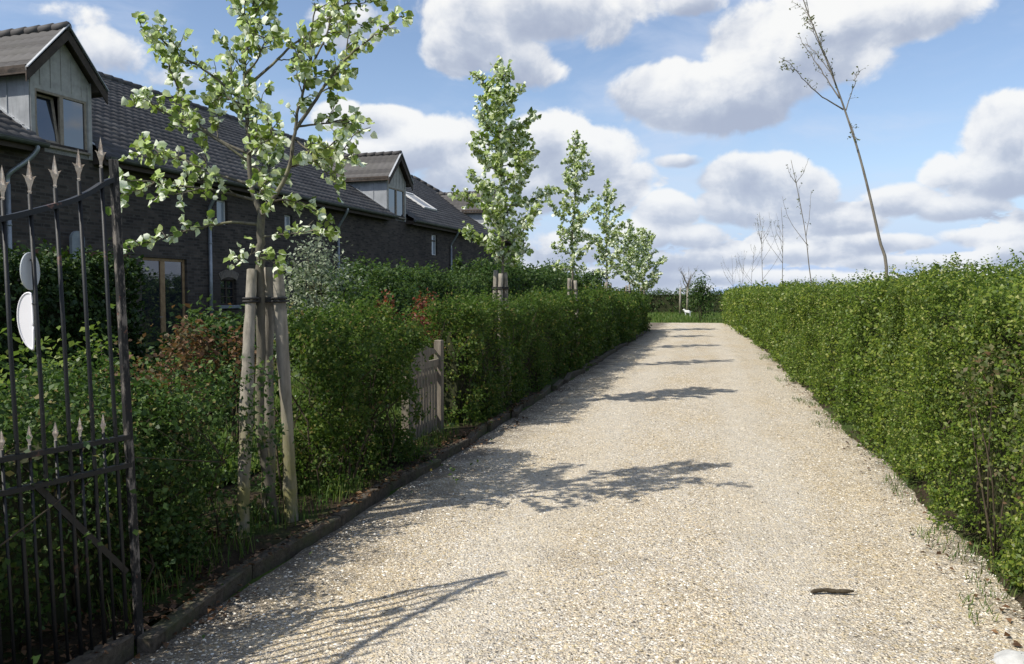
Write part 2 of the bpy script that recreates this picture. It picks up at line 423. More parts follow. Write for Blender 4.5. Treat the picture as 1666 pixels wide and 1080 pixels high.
def ground_mat():
    m, k = mat('field_grass'); p = k.new('ShaderNodeNewGeometry').outputs['Position']
    n = k.noise(p, 3.0, 8, .7); n2 = k.noise(p, .25, 4, .6)
    c = k.ramp(n, [(.3, (.028, .05, .012)), (.55, (.065, .115, .02)), (.75, (.12, .17, .035))])
    c = k.mix(k.smooth(n2, .4, .7, 0, .4), c, (.14, .15, .05))
    principled(k, c, .95, spec=.1, normal=bump(k, k.noise(p, 30, 4, .7), .8, .03)); return m
M['ground'] = ground_mat()
def soil_mat():
    m, k = mat('bed_soil'); p = k.new('ShaderNodeNewGeometry').outputs['Position']
    n = k.noise(p, 14, 8, .7)
    c = k.ramp(n, [(.3, (.022, .017, .011)), (.6, (.06, .045, .03)), (.8, (.11, .085, .055))])
    c = k.mix(k.smooth(k.noise(p, 1.4, 5, .65), .46, .62, 0, .75), c, (.05, .085, .02))
    principled(k, c, .95, spec=.1, normal=bump(k, n, .9, .03)); return m
M['soil'] = soil_mat()
def kerb_mat():
    m, k = mat('kerb_concrete'); p = k.new('ShaderNodeNewGeometry').outputs['Position']
    n = k.noise(p, 26, 7, .7)
    c = k.ramp(n, [(.3, (.038, .031, .023)), (.65, (.125, .105, .082))])
    c = k.mix(k.smooth(k.noise(p, 3.1, 5, .7), .45, .65, 0, .7), c, (.075, .085, .04))
    principled(k, c, .9, spec=.2, normal=bump(k, n, .7, .01)); return m
M['kerb'] = kerb_mat()
def brick_mat():
    m, k = mat('dark_brick')
    p = opos(k); s = k.new('ShaderNodeSeparateXYZ', ins={0: p})
    uv = k.new('ShaderNodeCombineXYZ', ins={0: k.math('ADD', s.outputs[1], s.outputs[0]), 1: s.outputs[2], 2: 0.0}).outputs[0]
    b = k.new('ShaderNodeTexBrick', ins={'Vector': uv, 'Scale': 1.0})
    b.inputs['Color1'].default_value = (.050, .042, .037, 1); b.inputs['Color2'].default_value = (.115, .092, .077, 1)
    b.inputs['Mortar'].default_value = (.085, .078, .07, 1)
    b.inputs['Mortar Size'].default_value = .009; b.inputs['Brick Width'].default_value = .22; b.inputs['Row Height'].default_value = .068
    b.inputs['Bias'].default_value = -.1
    n = k.noise(p, 1.1, 6, .65)
    c = k.mix(k.smooth(n, .35, .7, 0, .65), b.outputs[0], k.mix(1.0, b.outputs[0], (.55, .55, .6), 'MULTIPLY'))
    c = k.mix(k.smooth(k.noise(p, 4.5, 6, .7), .55, .75, 0, .5), c, (.19, .165, .14))
    principled(k, c, .9, spec=.15, normal=bump(k, k.math('ADD', b.outputs[1], k.math('MULTIPLY', k.noise(p, 60, 3, .6), -.5)), -.6, .012)); return m
M['brick'] = brick_mat()
def tile_mat():
    m, k = mat('pantile'); g = k.new('ShaderNodeNewGeometry'); p = opos(k)
    s = k.new('ShaderNodeSeparateXYZ', ins={0: p})
    cell = k.new('ShaderNodeCombineXYZ', ins={0: k.math('FLOOR', k.math('DIVIDE', s.outputs[1], .25)), 1: k.math('FLOOR', k.math('DIVIDE', s.outputs[2], .17)), 2: 0.0}).outputs[0]
    wn = k.new('ShaderNodeTexWhiteNoise', noise_dimensions='3D', ins={'Vector': cell}).outputs[0]
    c = k.ramp(wn, [(0, (.050, .047, .047)), (.5, (.071, .067, .067)), (1, (.100, .095, .093))])
    n = k.noise(p, 1.6, 6, .65)
    c = k.mix(k.smooth(n, .4, .7, 0, .5), c, (.075, .072, .064))
    c = k.mix(k.smooth(k.noise(p, 22, 4, .7), .58, .72, 0, .4), c, (.14, .135, .115))
    principled(k, c, .75, spec=.3, normal=bump(k, k.noise(p, 70, 3, .6), .3, .006)); return m
M['tile'] = tile_mat()
def zinc_mat():
    m, k = mat('zinc_sheet'); p = opos(k)
    n = k.noise(p, 2.2, 6, .65); st = k.noise(k.vmath('MULTIPLY', p, (6, 6, .7)), 3, 5, .6)
    c = k.ramp(n, [(.3, (.27, .285, .30)), (.7, (.44, .455, .475))])
    c = k.mix(k.smooth(st, .45, .7, 0, .45), c, (.22, .225, .235))
    principled(k, c, .5, metal=.35, spec=.4, normal=bump(k, n, .15, .02)); return m
M['zinc'] = zinc_mat()
def plain(name, c0, c1, rough=.6, metal=0., spec=.4, sc=6.0, b=.2):
    m, k = mat(name); p = opos(k); n = k.noise(p, sc, 6, .65)
    principled(k, k.ramp(n, [(.3, c0), (.7, c1)]), rough, metal, spec, bump(k, k.noise(p, sc*6, 4, .6), b, .004)); return m
M['gable'] = plain('gable_board', (.30, .285, .265), (.46, .44, .41), .8)
M['frame'] = plain('window_timber', (.20, .16, .12), (.36, .30, .235), .7, sc=12)
M['oak'] = plain('door_timber', (.22, .13, .06), (.38, .25, .13), .6, sc=10)
M['darkwood'] = plain('eaves_timber', (.035, .026, .02), (.075, .055, .042), .8)
M['gutter'] = plain('gutter_zinc', (.085, .09, .085), (.16, .165, .155), .5, .5)
M['pipe'] = plain('downpipe_zinc', (.22, .24, .26), (.36, .38, .40), .45, .5)
M['whitepaint'] = plain('white_paint', (.55, .55, .54), (.72, .72, .70), .5)
M['plate_w'] = plain('white_plate', (.84, .82, .84), (.90, .88, .90), .45, b=.05)
M['plate_g'] = plain('grey_plate', (.40, .43, .46), (.50, .53, .56), .5, b=.05)
M['stone'] = plain('pale_stone', (.38, .38, .37), (.60, .60, .58), .85, sc=9, b=.6)
M['slab'] = plain('grey_slab', (.17, .19, .21), (.30, .33, .35), .8)
M['strap'] = plain('rubber_strap', (.012, .012, .012), (.03, .028, .026), .7)
M['fur'] = plain('white_fur', (.68, .67, .64), (.82, .81, .78), .9, b=.5)
M['darkdoor'] = plain('dark_door', (.010, .010, .011), (.022, .021, .020), .6)
M['rustlintel'] = plain('rust_lintel', (.08, .035, .02), (.15, .07, .04), .8)
M['archbrick'] = plain('arch_brick', (.13, .11, .09), (.24, .20, .165), .9, sc=14)
def iron_mat():
    m, k = mat('wrought_iron'); p = opos(k)
    n = k.noise(p, 22, 6, .7)
    c = k.mix(k.smooth(n, .64, .72), (.006, .0065, .007), (.10, .092, .08))
    c = k.mix(k.smooth(k.noise(p, 9, 5, .7), .62, .70), c, (.11, .05, .035))
    principled(k, c, .55, spec=.45, normal=bump(k, n, .3, .004)); return m
M['iron'] = iron_mat()
def peel_mat():
    m, k = mat('peeling_iron'); p = opos(k)
    n = k.noise(k.vmath('MULTIPLY', p, (1, 1, .3)), 26, 6, .75)
    c = k.mix(k.smooth(n, .48, .60), (.014, .014, .014), (.17, .15, .13))
    c = k.mix(k.smooth(k.noise(p, 10, 5, .7), .60, .68), c, (.18, .075, .05))
    principled(k, c, .75, spec=.3, normal=bump(k, n, .5, .004)); return m
M['peel'] = peel_mat()
M['finial'] = plain('weathered_finial', (.34, .24, .17), (.74, .66, .56), .8, sc=28, b=.5)
def glass_mat():
    m, k = mat('window_glass')
    p = opos(k)
    b = principled(k, (.014, .018, .026), .03, spec=.5, normal=bump(k, k.noise(p, 1.5, 2, .5), .05, .02)); b.inputs['IOR'].default_value = 2.3; return m
M['glass'] = glass_mat()
def glass_pale():
    m, k = mat('curtained_glass')
    principled(k, (.30, .34, .38), .12, spec=.7); return m
M['paleglass'] = glass_pale()

# ------------------------------------------------------------------ ground, road, beds
def sheet(name, nx, ny, fx, mtl, kind='structure'):
    us, vs = np.meshgrid(np.linspace(0, 1, nx), np.linspace(0, 1, ny))
    V = fx(us.ravel(), vs.ravel())
    i = np.arange((nx-1)*(ny-1)); r = i//(nx-1); c = i % (nx-1); a = r*nx+c
    o = np_mesh(name, V, np.stack([a, a+1, a+nx+1, a+nx], 1), mtl, smooth=True)
    o['kind'] = kind; return o
def g_big(u, v):
    x = -1500+3000*u; y = -1500+3000*v
    return np.stack([x, y, np.full_like(x, -.012)], 1)
sheet('ground', 2, 2, g_big, M['ground'])
def wob(y, s): return .07*np.sin(y*.9+s)+.05*np.sin(y*2.3+2*s)
def roady(v): return -4+49*v**1.6
def road_z(x, y):
    P = np.stack([x, y, 0*x], 1)
    return .010+.014*(vnoise(P, 1.7, 3)-.5)+.016*(vnoise(P, 6, 4)-.5)+.009*(vnoise(P, 15, 5)-.5)+.012*np.clip(1-np.abs(x+.3)/1.6, 0, 1)
def g_road(u, v):
    y = roady(v)
    x0 = np.where(y > 35.3, -2.42-(np.clip(y-35.3, 0, 9)/3.0)**2.2*1.1, -2.42)
    x1 = 1.78-.55*np.clip((y-25)/20, 0, 1)+wob(y, 1)*.6
    x = x0+(x1-x0)*u
    return np.stack([x, y, road_z(x, y)], 1)
sheet('gravel_road', 130, 900, g_road, M['gravel'])
def g_bedl(u, v):
    y = -4+39.6*v; x = -3.75+1.22*u
    P = np.stack([x, y, 0*x], 1)
    return np.stack([x, y, .030+.05*vnoise(P, 3.0, 5)], 1)
sheet('soil_bed', 12, 300, g_bedl, M['soil'])
def g_bedr(u, v):
    y = -4+49*v; x = 1.55-.5*np.clip((y-25)/20, 0, 1)+1.5*u+wob(y, 1)*.4
    P = np.stack([x, y, 0*x], 1)
    return np.stack([x, y, -.03+.075*np.clip(u*8, 0, 1)+.03*vnoise(P, 3.0, 6)], 1)
sheet('soil_strip', 14, 300, g_bedr, M['soil'])
def lawn_z(x, y): return .03+.10*vnoise(np.stack([x, y, 0*x], 1), .3, 8)+.02*vnoise(np.stack([x, y, 0*x], 1), 3, 9)
def g_lawn(u, v):
    x = -13.2+9.45*u; y = -6+66*v
    return np.stack([x, y, lawn_z(x, y)], 1)
sheet('lawn', 60, 300, g_lawn, M['ground'])
# kerb of butted lengths along the left edge
kb = MB(); y = -2.0; n_ = 0
while y < 35.0:
    L = 1.0; dx = random.uniform(-.012, .012); dz = random.uniform(-.018, .008); tw = random.uniform(-.010, .010)
    kb.frame_box((-2.475+dx, y+L/2, .012+dz), (.042, tw, 0), (-tw*8, L/2-.009, random.uniform(-.004, .004)), (.003, 0, .085), .008)
    y += L
tag(kb.build('kerb', M['kerb']), kind='structure')

# gravel stones lying loose on the road, largest near the camera
def stones():
    n = 60000
    v = rng.random(n); y = 2.2+15*v**1.9
    x = rng.uniform(-2.40, 1.75, n)
    tk = np.minimum(abs(x+1.15), abs(x-.45)); thin = (tk < .3) & (rng.random(n) < .4); x = np.where(thin, np.where(rng.random(n) < .5, rng.uniform(1.0, 1.75, n), rng.uniform(-.65, .1, n)), x)
    z = road_z(x, y)
    # a drift of loose stones along the right-hand edge
    r = .0035+.0065*rng.random(n)**2.4
    base = np.array([[1, 0, 0], [0, 1, 0], [-1, 0, 0], [0, -1, 0], [.25, .2, .75], [-.1, -.15, -.6]])
    fc = np.array([[0, 1, 4], [1, 2, 4], [2, 3, 4], [3, 0, 4]])
    k = base[None]*(1+.45*(rng.random((n, 6, 1))-.5))
    k = k*np.stack([r*rng.uniform(.8, 1.3, n), r*rng.uniform(.8, 1.3, n), r*rng.uniform(.5, .9, n)], 1)[:, None, :]
    a = rng.uniform(0, 6.28, n); ca, sa = np.cos(a)[:, None], np.sin(a)[:, None]
    X = k[:, :, 0]*ca-k[:, :, 1]*sa; Y = k[:, :, 0]*sa+k[:, :, 1]*ca
    V = np.stack([X+x[:, None], Y+y[:, None], k[:, :, 2]+z[:, None]+.001], 2).reshape(-1, 3)
    Q = (np.arange(n)[:, None, None]*6+fc[None]).reshape(-1, 3)
    o = np_mesh('gravel_stones', V, Q, M['stones']); tag(o, kind='stuff', label='loose pale gravel stones strewn over the drive', cat='gravel')
stones()

# ------------------------------------------------------------------ hedges
def leaf_cloud(P, out, L, spread=.9, upb=.5, outb=.6, aspect=.62):
    n = len(P)
    N = unit(out*outb+np.array([0, 0, upb])+rnd_dirs(n)*spread)
    A = unit(np.cross(N, rnd_dirs(n))+.25*np.array([0, 0, 1.0]))
    L = L*rng.uniform(.7, 1.3, n)
    return leaf_arrays(P, A, N, L, L*aspect*rng.uniform(.8, 1.2, n))
def box_surface(n, x0, x1, y0, y1, z0, z1, ypow=1.0):
    """random points with outward normals on the faces of a hedge (both sides, top, ends)"""
    w = np.array([(y1-y0)*(z1-z0), (y1-y0)*(z1-z0), (y1-y0)*(x1-x0), (x1-x0)*(z1-z0)*1.0, (x1-x0)*(z1-z0)*1.0])
    f = rng.choice(5, n, p=w/w.sum())
    x = rng.uniform(x0, x1, n); y = y0+(y1-y0)*rng.random(n)**ypow; z = rng.uniform(z0, z1, n)
    N = np.zeros((n, 3))
    for i, (ax, val, sg) in enumerate(((0, x0, -1), (0, x1, 1), (2, z1, 1), (1, y0, -1), (1, y1, 1))):
        m_ = f == i
        (x, y, z)[ax][m_] = val; N[m_, ax] = sg
    return np.stack([x, y, z], 1), N
def bulge(P, N, amp, seed, sc=1.3):
    return P+N*((vnoise(P, sc, seed)-.5)*2*amp+(vnoise(P, sc*3.3, seed+1)-.5)*amp*1.3)[:, None]
def hedge(name, label, segs, mtl, group=None, amp=.10, depth=.16, gaps=.30, core=True, seed=1, shoots=0, core_in=.20, zbase=.03, topnoise=.0, shear=None, cat='hedge', stems=0, sel=None, sprig=.55, patch=0.0, core_n=99):
    """segs: (x0,x1,y0,y1,z1,n,leafsize). shear(y)-> x shift"""
    x_ = np.mean([(s[0]+s[1])/2 for s in segs]); yb = segs[0][2]
    root = empty(name, (x_, yb, 0), label, cat, group)
    off = np.array([x_, yb, 0]); VV = []; QQ = []; nv = 0
    def push(V, Q):
        nonlocal nv
        VV.append(V); QQ.append(Q+nv); nv += len(V)
    for (x0, x1, y0, y1, z1, n, L) in segs:
        P, N = box_surface(n, x0, x1, y0, y1, zbase, z1)
        if sel is not None:
            keep = sel(P, N); P, N = P[keep], N[keep]
        P = bulge(P, N, amp, seed)
        if topnoise: P[:, 2] += topnoise*(vnoise(P*np.array([1, 1, 0]), 1.6, seed+5)-.5)*2*(P[:, 2]/z1)
        P = P-N*(rng.exponential(depth*.5, len(P)))[:, None]
        keep = (vnoise(P, 3.2, seed+2)*.6+vnoise(P, 7.5, seed+3)*.4) > (gaps+patch*(vnoise(P, .9, seed+9)-.45)*2+patch*np.clip(.7-P[:, 2], 0, 1))*rng.uniform(.75, 1.25, len(P))
        P, N = P[keep], N[keep]
        P = P[:]; P[:, 2] = np.maximum(P[:, 2], .02)
        if shear is not None: P[:, 0] += shear(P[:, 1])
        ns = int(len(P)*sprig/7)                                   # part of the leaves sit along little outward sprigs
        if ns:
            a_ = rng.integers(0, len(P), ns); kk = 7
            dv = unit(N[a_]*.8+np.array([0, 0, .7])+rnd_dirs(ns)*.7)*(L*rng.uniform(1.5, 3.6, ns))[:, None]
            t_ = np.linspace(0, 1, kk)[None, :, None]
            Ps = (P[a_][:, None]+dv[:, None]*t_+rng.normal(0, L*.22, (ns, kk, 3))).reshape(-1, 3)
            m_ = len(P)-ns*kk
            P = np.vstack([P[:m_], Ps]); N = np.vstack([N[:m_], np.repeat(N[a_], kk, 0)])
        V, Q = leaf_cloud(P, N, L); push(V, Q)
        if shoots:
            m_ = int(shoots*(y1-y0))
            bx = rng.uniform(x0+.05, x1-.05, m_); by = rng.uniform(y0, y1, m_); h = np.minimum(rng.exponential(.075, m_)+.03, .24)
            lx = rng.normal(0, .22, m_); ly = rng.normal(0, .22, m_)
            for q in range(m_):
                kk = max(4, int(h[q]/L*3.2)); t = np.linspace(0, 1, kk)
                pp = np.stack([bx[q]+lx[q]*t*h[q], by[q]+ly[q]*t*h[q], z1-.05+(h[q]+.05)*t], 1)+rng.normal(0, L*.18, (kk, 3))
                if shear is not None: pp[:, 0] += shear(pp[:, 1])
                V, Q = leaf_cloud(pp, np.tile([0, 0, .3], (kk, 1)), L*(1.05-.45*t)); push(V, Q)
    np_mesh('foliage', np.vstack(VV)-off, np.vstack(QQ), mtl, root)
    if core:  # opaque dark block added inside the leaves, stops view and light
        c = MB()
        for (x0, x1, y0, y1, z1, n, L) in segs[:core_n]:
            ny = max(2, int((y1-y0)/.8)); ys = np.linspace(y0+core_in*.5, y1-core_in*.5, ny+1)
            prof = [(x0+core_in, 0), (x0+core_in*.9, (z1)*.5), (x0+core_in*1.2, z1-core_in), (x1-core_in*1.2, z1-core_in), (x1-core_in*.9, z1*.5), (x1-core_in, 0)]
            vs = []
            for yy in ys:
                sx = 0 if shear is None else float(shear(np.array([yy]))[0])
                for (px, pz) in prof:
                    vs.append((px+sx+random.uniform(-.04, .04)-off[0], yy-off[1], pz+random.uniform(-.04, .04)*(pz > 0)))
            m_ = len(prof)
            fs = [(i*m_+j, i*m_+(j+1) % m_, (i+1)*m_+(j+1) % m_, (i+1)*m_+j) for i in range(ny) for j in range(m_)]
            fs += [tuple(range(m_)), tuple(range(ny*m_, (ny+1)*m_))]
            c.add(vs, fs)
        c.build('filler_core', M['core'], root)
    if stems:
        t = MB()
        for (x0, x1, y0, y1, z1, n, L) in segs[:2]:
            for q in range(int(stems*(y1-y0))):
                bx = random.uniform(x0+.1, x1-.1); by = random.uniform(y0, y1)
                sx = 0 if shear is None else float(shear(np.array([by]))[0])
                p0 = np.array([bx+sx, by, 0]); hh = z1*random.uniform(.7, .98)
                pts = [p0+np.array([random.gauss(0, .05)*i, random.gauss(0, .06)*i, hh*i/4]) for i in range(5)]
                r0 = random.uniform(.004, .012)
                t.tube(np.array(pts)-off, [r0, r0*.85, r0*.7, r0*.5, r0*.25], 5)
                for b_ in range(3):
                    i = random.randint(1, 3); q0 = pts[i]
                    q1 = q0+np.array([random.uniform(-.28, .28), random.uniform(-.25, .25), random.uniform(.1, .35)])
                    t.tube(np.array([q0, (q0+q1)/2+.02, q1])-off, [r0*.5, r0*.35, r0*.15], 4)
        t.build('stems', M['stem'], root)
    return root
def sel_road_left(P, N): return (N[:, 0] < .5) | (rng.random(len(P)) < .25)
def sel_road_right(P, N): return (N[:, 0] > -.5) | (rng.random(len(P)) < .35)
# right hedge: clipped, in full sun, one plant row
RSH = lambda y: -.60*np.clip((y-24)/22, 0, 1)+.03*np.sin(y*.7)
hedge('field_hedge', 'long bright green clipped hedge in full sun along the right edge of the gravel drive',
      [(1.60, 2.55, 1.6, 8.0, 1.66, 230000, .026), (1.60, 2.55, 8.0, 16.0, 1.66, 150000, .038), (1.60, 2.5, 16.0, 28.0, 1.60, 95000, .062), (1.60, 2.5, 28.0, 45.0, 1.58, 50000, .11)],
      M['hawthorn'], amp=.17, depth=.22, gaps=.34, seed=11, shoots=34, shear=RSH, topnoise=.07, patch=.10, stems=5, sel=sel_road_left)
# left hedge: the long clipped run from the little gate to the end of the drive
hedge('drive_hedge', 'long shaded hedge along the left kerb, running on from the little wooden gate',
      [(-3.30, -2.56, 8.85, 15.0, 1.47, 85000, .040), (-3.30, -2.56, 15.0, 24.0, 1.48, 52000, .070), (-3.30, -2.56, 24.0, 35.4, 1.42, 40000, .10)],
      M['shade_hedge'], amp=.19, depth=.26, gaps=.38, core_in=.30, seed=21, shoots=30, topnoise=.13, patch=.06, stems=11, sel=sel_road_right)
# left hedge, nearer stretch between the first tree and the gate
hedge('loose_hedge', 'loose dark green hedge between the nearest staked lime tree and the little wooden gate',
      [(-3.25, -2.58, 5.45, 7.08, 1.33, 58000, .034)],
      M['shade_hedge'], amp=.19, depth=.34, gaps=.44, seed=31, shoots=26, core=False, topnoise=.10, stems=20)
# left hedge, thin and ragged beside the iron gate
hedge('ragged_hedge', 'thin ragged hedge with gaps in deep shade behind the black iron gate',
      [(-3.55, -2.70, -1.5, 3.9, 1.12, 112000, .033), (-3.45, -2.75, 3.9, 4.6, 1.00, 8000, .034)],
      M['ragged'], amp=.20, depth=.42, gaps=.43, seed=41, shoots=18, core_n=1, core_in=.26, topnoise=.26, stems=16)  # inner core added here to block light and darken the lower leaves
# garden hedge behind, up to the house end
hedge('garden_hedge', 'tall dark green garden hedge behind the roadside hedge, in front of the brick house',
      [(-8.0, -6.9, 14.6, 26.0, 2.0, 42000, .085), (-8.0, -6.9, 26.0, 46.0, 2.45, 34000, .13)],
      M['garden'], amp=.24, depth=.25, gaps=.33, seed=51, shoots=3.0, topnoise=.24)
# evergreen hedge block between gate and house
hedge('conifer_hedge', 'tall dense dark conifer hedge seen through the bars of the iron gate',
      [(-7.6, -6.4, 3.2, 8.15, 1.93, 62000, .060)],
      M['thuja'], amp=.14, depth=.16, gaps=.26, seed=61, shoots=8, topnoise=.06)
# far end: dark, half bare hedge across the end of the grass
hedge('far_hedge', 'low dark half bare hedge across the far end of the grass',
      [(-30, 4, 66.0, 67.2, 1.72, 30000, .13)], M['garden'], amp=.16, depth=.3, gaps=.36, seed=71, shoots=0, topnoise=.08)

# ------------------------------------------------------------------ shrubs
def shrub(name, label, c, rx, ry, h, n, L, mtl, group=None, z0=.05, loose=.35, stems=9, cat='shrub', aspect=.6, sm='stem', cone=0.0):
    root = empty(name, (c[0], c[1], 0), label, cat, group)
    # a few branch ends, leaves gathered round them
    nb = max(10, int(n/55)); th = rng.uniform(0, 6.28, nb); ph = np.arccos(rng.uniform(-.55, 1, nb)); rr = rng.uniform(.55, 1, nb)**.6
    zc = z0+(h-z0)*.5; hz = (h-z0)*.5
    zz = np.cos(ph)*rr
    tap = 1-cone*np.clip((zz+1)/2, 0, 1)
    B = np.stack([rx*np.sin(ph)*np.cos(th)*rr*tap, ry*np.sin(ph)*np.sin(th)*rr*tap, zc+hz*zz], 1)
    kk = n//nb
    P = (B[:, None]+rng.normal(0, 1, (nb, kk, 3))*np.array([rx, ry, hz])*loose*.42).reshape(-1, 3)
    P = P[P[:, 2] > .03]
    out = unit(P-np.array([0, 0, zc]))
    V, Q = leaf_cloud(P, out, L, aspect=aspect)
    np_mesh('foliage', V, Q, mtl, root)
    t = MB()
    for q in range(stems):
        e = B[rng.integers(nb)]; p0 = np.array([random.gauss(0, .12)*rx, random.gauss(0, .3)*ry, 0.0])
        mid = p0*.5+e*.5+np.array([random.gauss(0, .18)*rx, random.gauss(0, .25)*ry, .05])
        t.tube(spline([p0, mid, e], 6), np.array([.014, .012, .010, .008, .006, .003])*(.5 if rx < .2 else .9), 5)
    t.build('stems', M[sm], root)
    return root
def at(px, py, x):
    d = ray(px, py); k = x/d[0]; return CP+d*k
def top(px, py, x):          # (foot position, height) of a plant whose tip shows there
    p = at(px, py, x); return (p[0], p[1]), p[2]
c, h = top(520, 408, -5.2)
shrub('silver_shrub', 'tall silvery grey leaved shrub standing behind the loose hedge in front of the house', c, .64, .66, h*1.03, 4400, .055, M['silver'], loose=.42, stems=16)
c, h = top(575, 470, -4.6)
shrub('green_shrub', 'rounded mid green shrub at the right foot of the silvery shrub', c, .55, .6, h, 4200, .06, M['garden'])
c, h = top(625, 492, -4.1)
shrub('red_shrub', 'small red leaved shrub left of its darker red neighbour, above the roadside hedge', c, .20, .28, h, 1100, .055, M['red'], z0=.6, loose=.5, stems=6)
c, h = top(690, 494, -3.8)
shrub('red_shrub', 'dark red leaved shrub right above the little wooden gate', c, .22, .36, h, 1500, .05, M['red'], z0=.6, loose=.5, stems=6)
c, h = top(300, 535, -4.6)
shrub('rusty_shrub', 'rusty brown leaved shrub in front of the glazed garden door', c, .30, .42, h, 800, .06, M['rust'], z0=.3, loose=.5)
c, h = top(385, 548, -4.4)
shrub('rusty_shrub', 'rusty brown leaved shrub just left of the three grey tree stakes', c, .24, .30, h, 600, .055, M['rust'], z0=.3, loose=.5)
c, h = top(235, 560, -4.1)
shrub('rusty_shrub', 'sparse rusty brown shrub right behind the free end of the iron gate', c, .28, .36, h, 520, .05, M['rust'], z0=.3, loose=.5)
c, h = top(265, 575, -3.55)
shrub('rusty_shrub', 'red brown shoots standing in the ragged hedge between the iron gate and the grey stakes', c, .22, .34, h, 900, .042, M['rust'], z0=.45, loose=.6, stems=8)
c, h = top(350, 512, -5.6)
shrub('glossy_shrub', 'low glossy dark green shrub under the brick arched window', c, .62, .62, h, 4200, .075, M['garden'])
c, h = top(150, 545, -4.3)
shrub('pale_shrub', 'small light green shrub in front of the conifer hedge behind the gate bars', c, .28, .35, h, 900, .055, M['hawthorn'], z0=.3, loose=.5)
c, h = top(30, 575, -4.0)
shrub('pale_shrub', 'straggly light green shrub at the left edge behind the iron gate', c, .30, .4, h, 1100, .05, M['hawthorn'], z0=.2, loose=.6)
c, h = top(745, 425, -8.6)
shrub('upright_conifer', 'slim upright green conifer tip above the garden hedge by the last downpipe', c, .55, .55, h, 2600, .10, M['garden'], loose=.3, cone=.75, cat='conifer')
c, h = top(640, 450, -6.6)
shrub('garden_bush', 'dark bush at the left end of the tall garden hedge', c, .8, .9, h, 3600, .085, M['garden'])
c, h = top(905, 432, -9.0)
shrub('garden_bush', 'loose bush beyond the house corner, between the second and third lime trees', c, 1.2, 1.6, h, 3200, .16, M['garden'], loose=.45)
c, h = top(965, 440, -6.0)
shrub('garden_bush', 'dark round bush behind the fourth staked lime tree', c, .9, 1.2, h, 3200, .15, M['garden'])
c, h = top(1150, 440, -.1)
shrub('end_shrub', 'dark straggly shrub at the far end of the right hand hedge', (-.35, 47.5), .85, .6, 2.3, 1300, .15, M['garden'], loose=.75, cone=.7)
c, h = top(1600, 540, 1.62)
shrub('bramble', 'brownish straggling shrub growing through the near end of the right hand hedge', (1.80, 4.2), .34, .50, 1.55, 3600, .028, M['bramble'], z0=.35, loose=.6, stems=6)
shrub('dry_bush', 'reddish brown dying tuft in the face of the right hand hedge', (1.66, 5.25), .16, .26, 1.30, 500, .036, M['bramble'], z0=.85, loose=.5, stems=4)

# ------------------------------------------------------------------ lime trees and their stakes
def lime_leaves(tw_pts, tw_dir, per, L0, wind=(.35, .18, .05)):
    n = len(tw_pts)*per
    t = np.tile(np.linspace(.15, 1.0, per), len(tw_pts))[:, None]
    D = np.repeat(tw_dir, per, 0); B = np.repeat(tw_pts, per, 0)
    P = B+D*t+rng.normal(0, .012, (n, 3))
    A = unit(unit(D)*.5+rnd_dirs(n)*.8+np.array([*wind])-np.array([0, 0, .25]))
    N = unit(np.array([-.15, -.25, .40])+rnd_dirs(n)*1.05)*np.where(rng.random(n) < .44, -1.0, 1.0)[:, None]
    L = L0*rng.uniform(.6, 1.2, n)
    return leaf_arrays(P, A, N, L, L*.92, 'heart', .20)
def tree_from(name, label, base, branches, twigs_per_m, per, L0, group, twig=.13, tw_up=.25, sub=0.0, sub_from=0.0):
    """branches: list of (points(local), r0, r1, leafy_from)"""
    root = empty(name, (*base, 0), label, 'tree', group)
    t = MB(); TP = []; TD = []
    extra = []
    for (pts, r0, r1, lf) in branches:                              # side shoots, so the crown fills out between the limbs
        if lf >= 1 or sub <= 0: continue
        P = spline(pts, 24); tot = np.linalg.norm(np.diff(P, axis=0), axis=1).sum()
        for q in range(int(tot*sub)):
            i = int(rng.uniform(max(.12, lf*.7), .9)*22)
            if P[i][2] < sub_from: continue
            tang = unit(P[i+1]-P[i]); side = unit(np.cross(tang, rng.normal(size=3)))
            L = rng.uniform(.12, .30); e = P[i]+unit(side*.9+tang*.8+np.array([0, 0, .25]))*L
            extra.append(([P[i], (P[i]+e)/2+np.array([0, 0, -.015]), e], .006, .002, .2))
    for (pts, r0, r1, lf) in list(branches)+extra:
        n = max(6, int(len(pts)*4)); P = spline(pts, n)
        P = P+rng.normal(0, .006, P.shape)*np.linspace(0, 1, n)[:, None]
        rr = r0+(r1-r0)*np.linspace(0, 1, n)**.8
        t.tube(P, rr, 8 if r0 > .02 else 5, jit=.12 if r0 > .02 else 0)
        seg = np.linalg.norm(np.diff(P, axis=0), axis=1); cum = np.concatenate([[0], np.cumsum(seg)]); tot = cum[-1]
        if lf >= 1: continue
        m = max(2, int(tot*(1-lf)*twigs_per_m))
        for s_ in tot*(lf+(1-lf)*(np.arange(m)+rng.random(m))/m):
            i = min(len(seg)-1, np.searchsorted(cum, s_)-1); i = max(i, 0)
            f = (s_-cum[i])/max(seg[i], 1e-6); q = P[i]+(P[i+1]-P[i])*f; tang = unit(P[i+1]-P[i])
            side = unit(np.cross(tang, rng.normal(size=3)))
            L = twig*rng.uniform(.4, 1.4)
            d = unit(side*.8+tang*.6+np.array([0, 0, tw_up]))*L
            TP.append(q); TD.append(d)
            t.tube(np.array([q, q+d*.5+.005, q+d]), [.004, .003, .0015], 4, cap=False)
        TP.append(P[-1]); TD.append(unit(P[-1]-P[-2])*twig*.5)
    t.build('trunk', M['bark'], root)
    V, Q = lime_leaves(np.array(TP), np.array(TD), per, L0)
    np_mesh('crown', V, Q, M['lime'], root)
    return root
LIMES = 'staked lime trees along the left side of the drive'
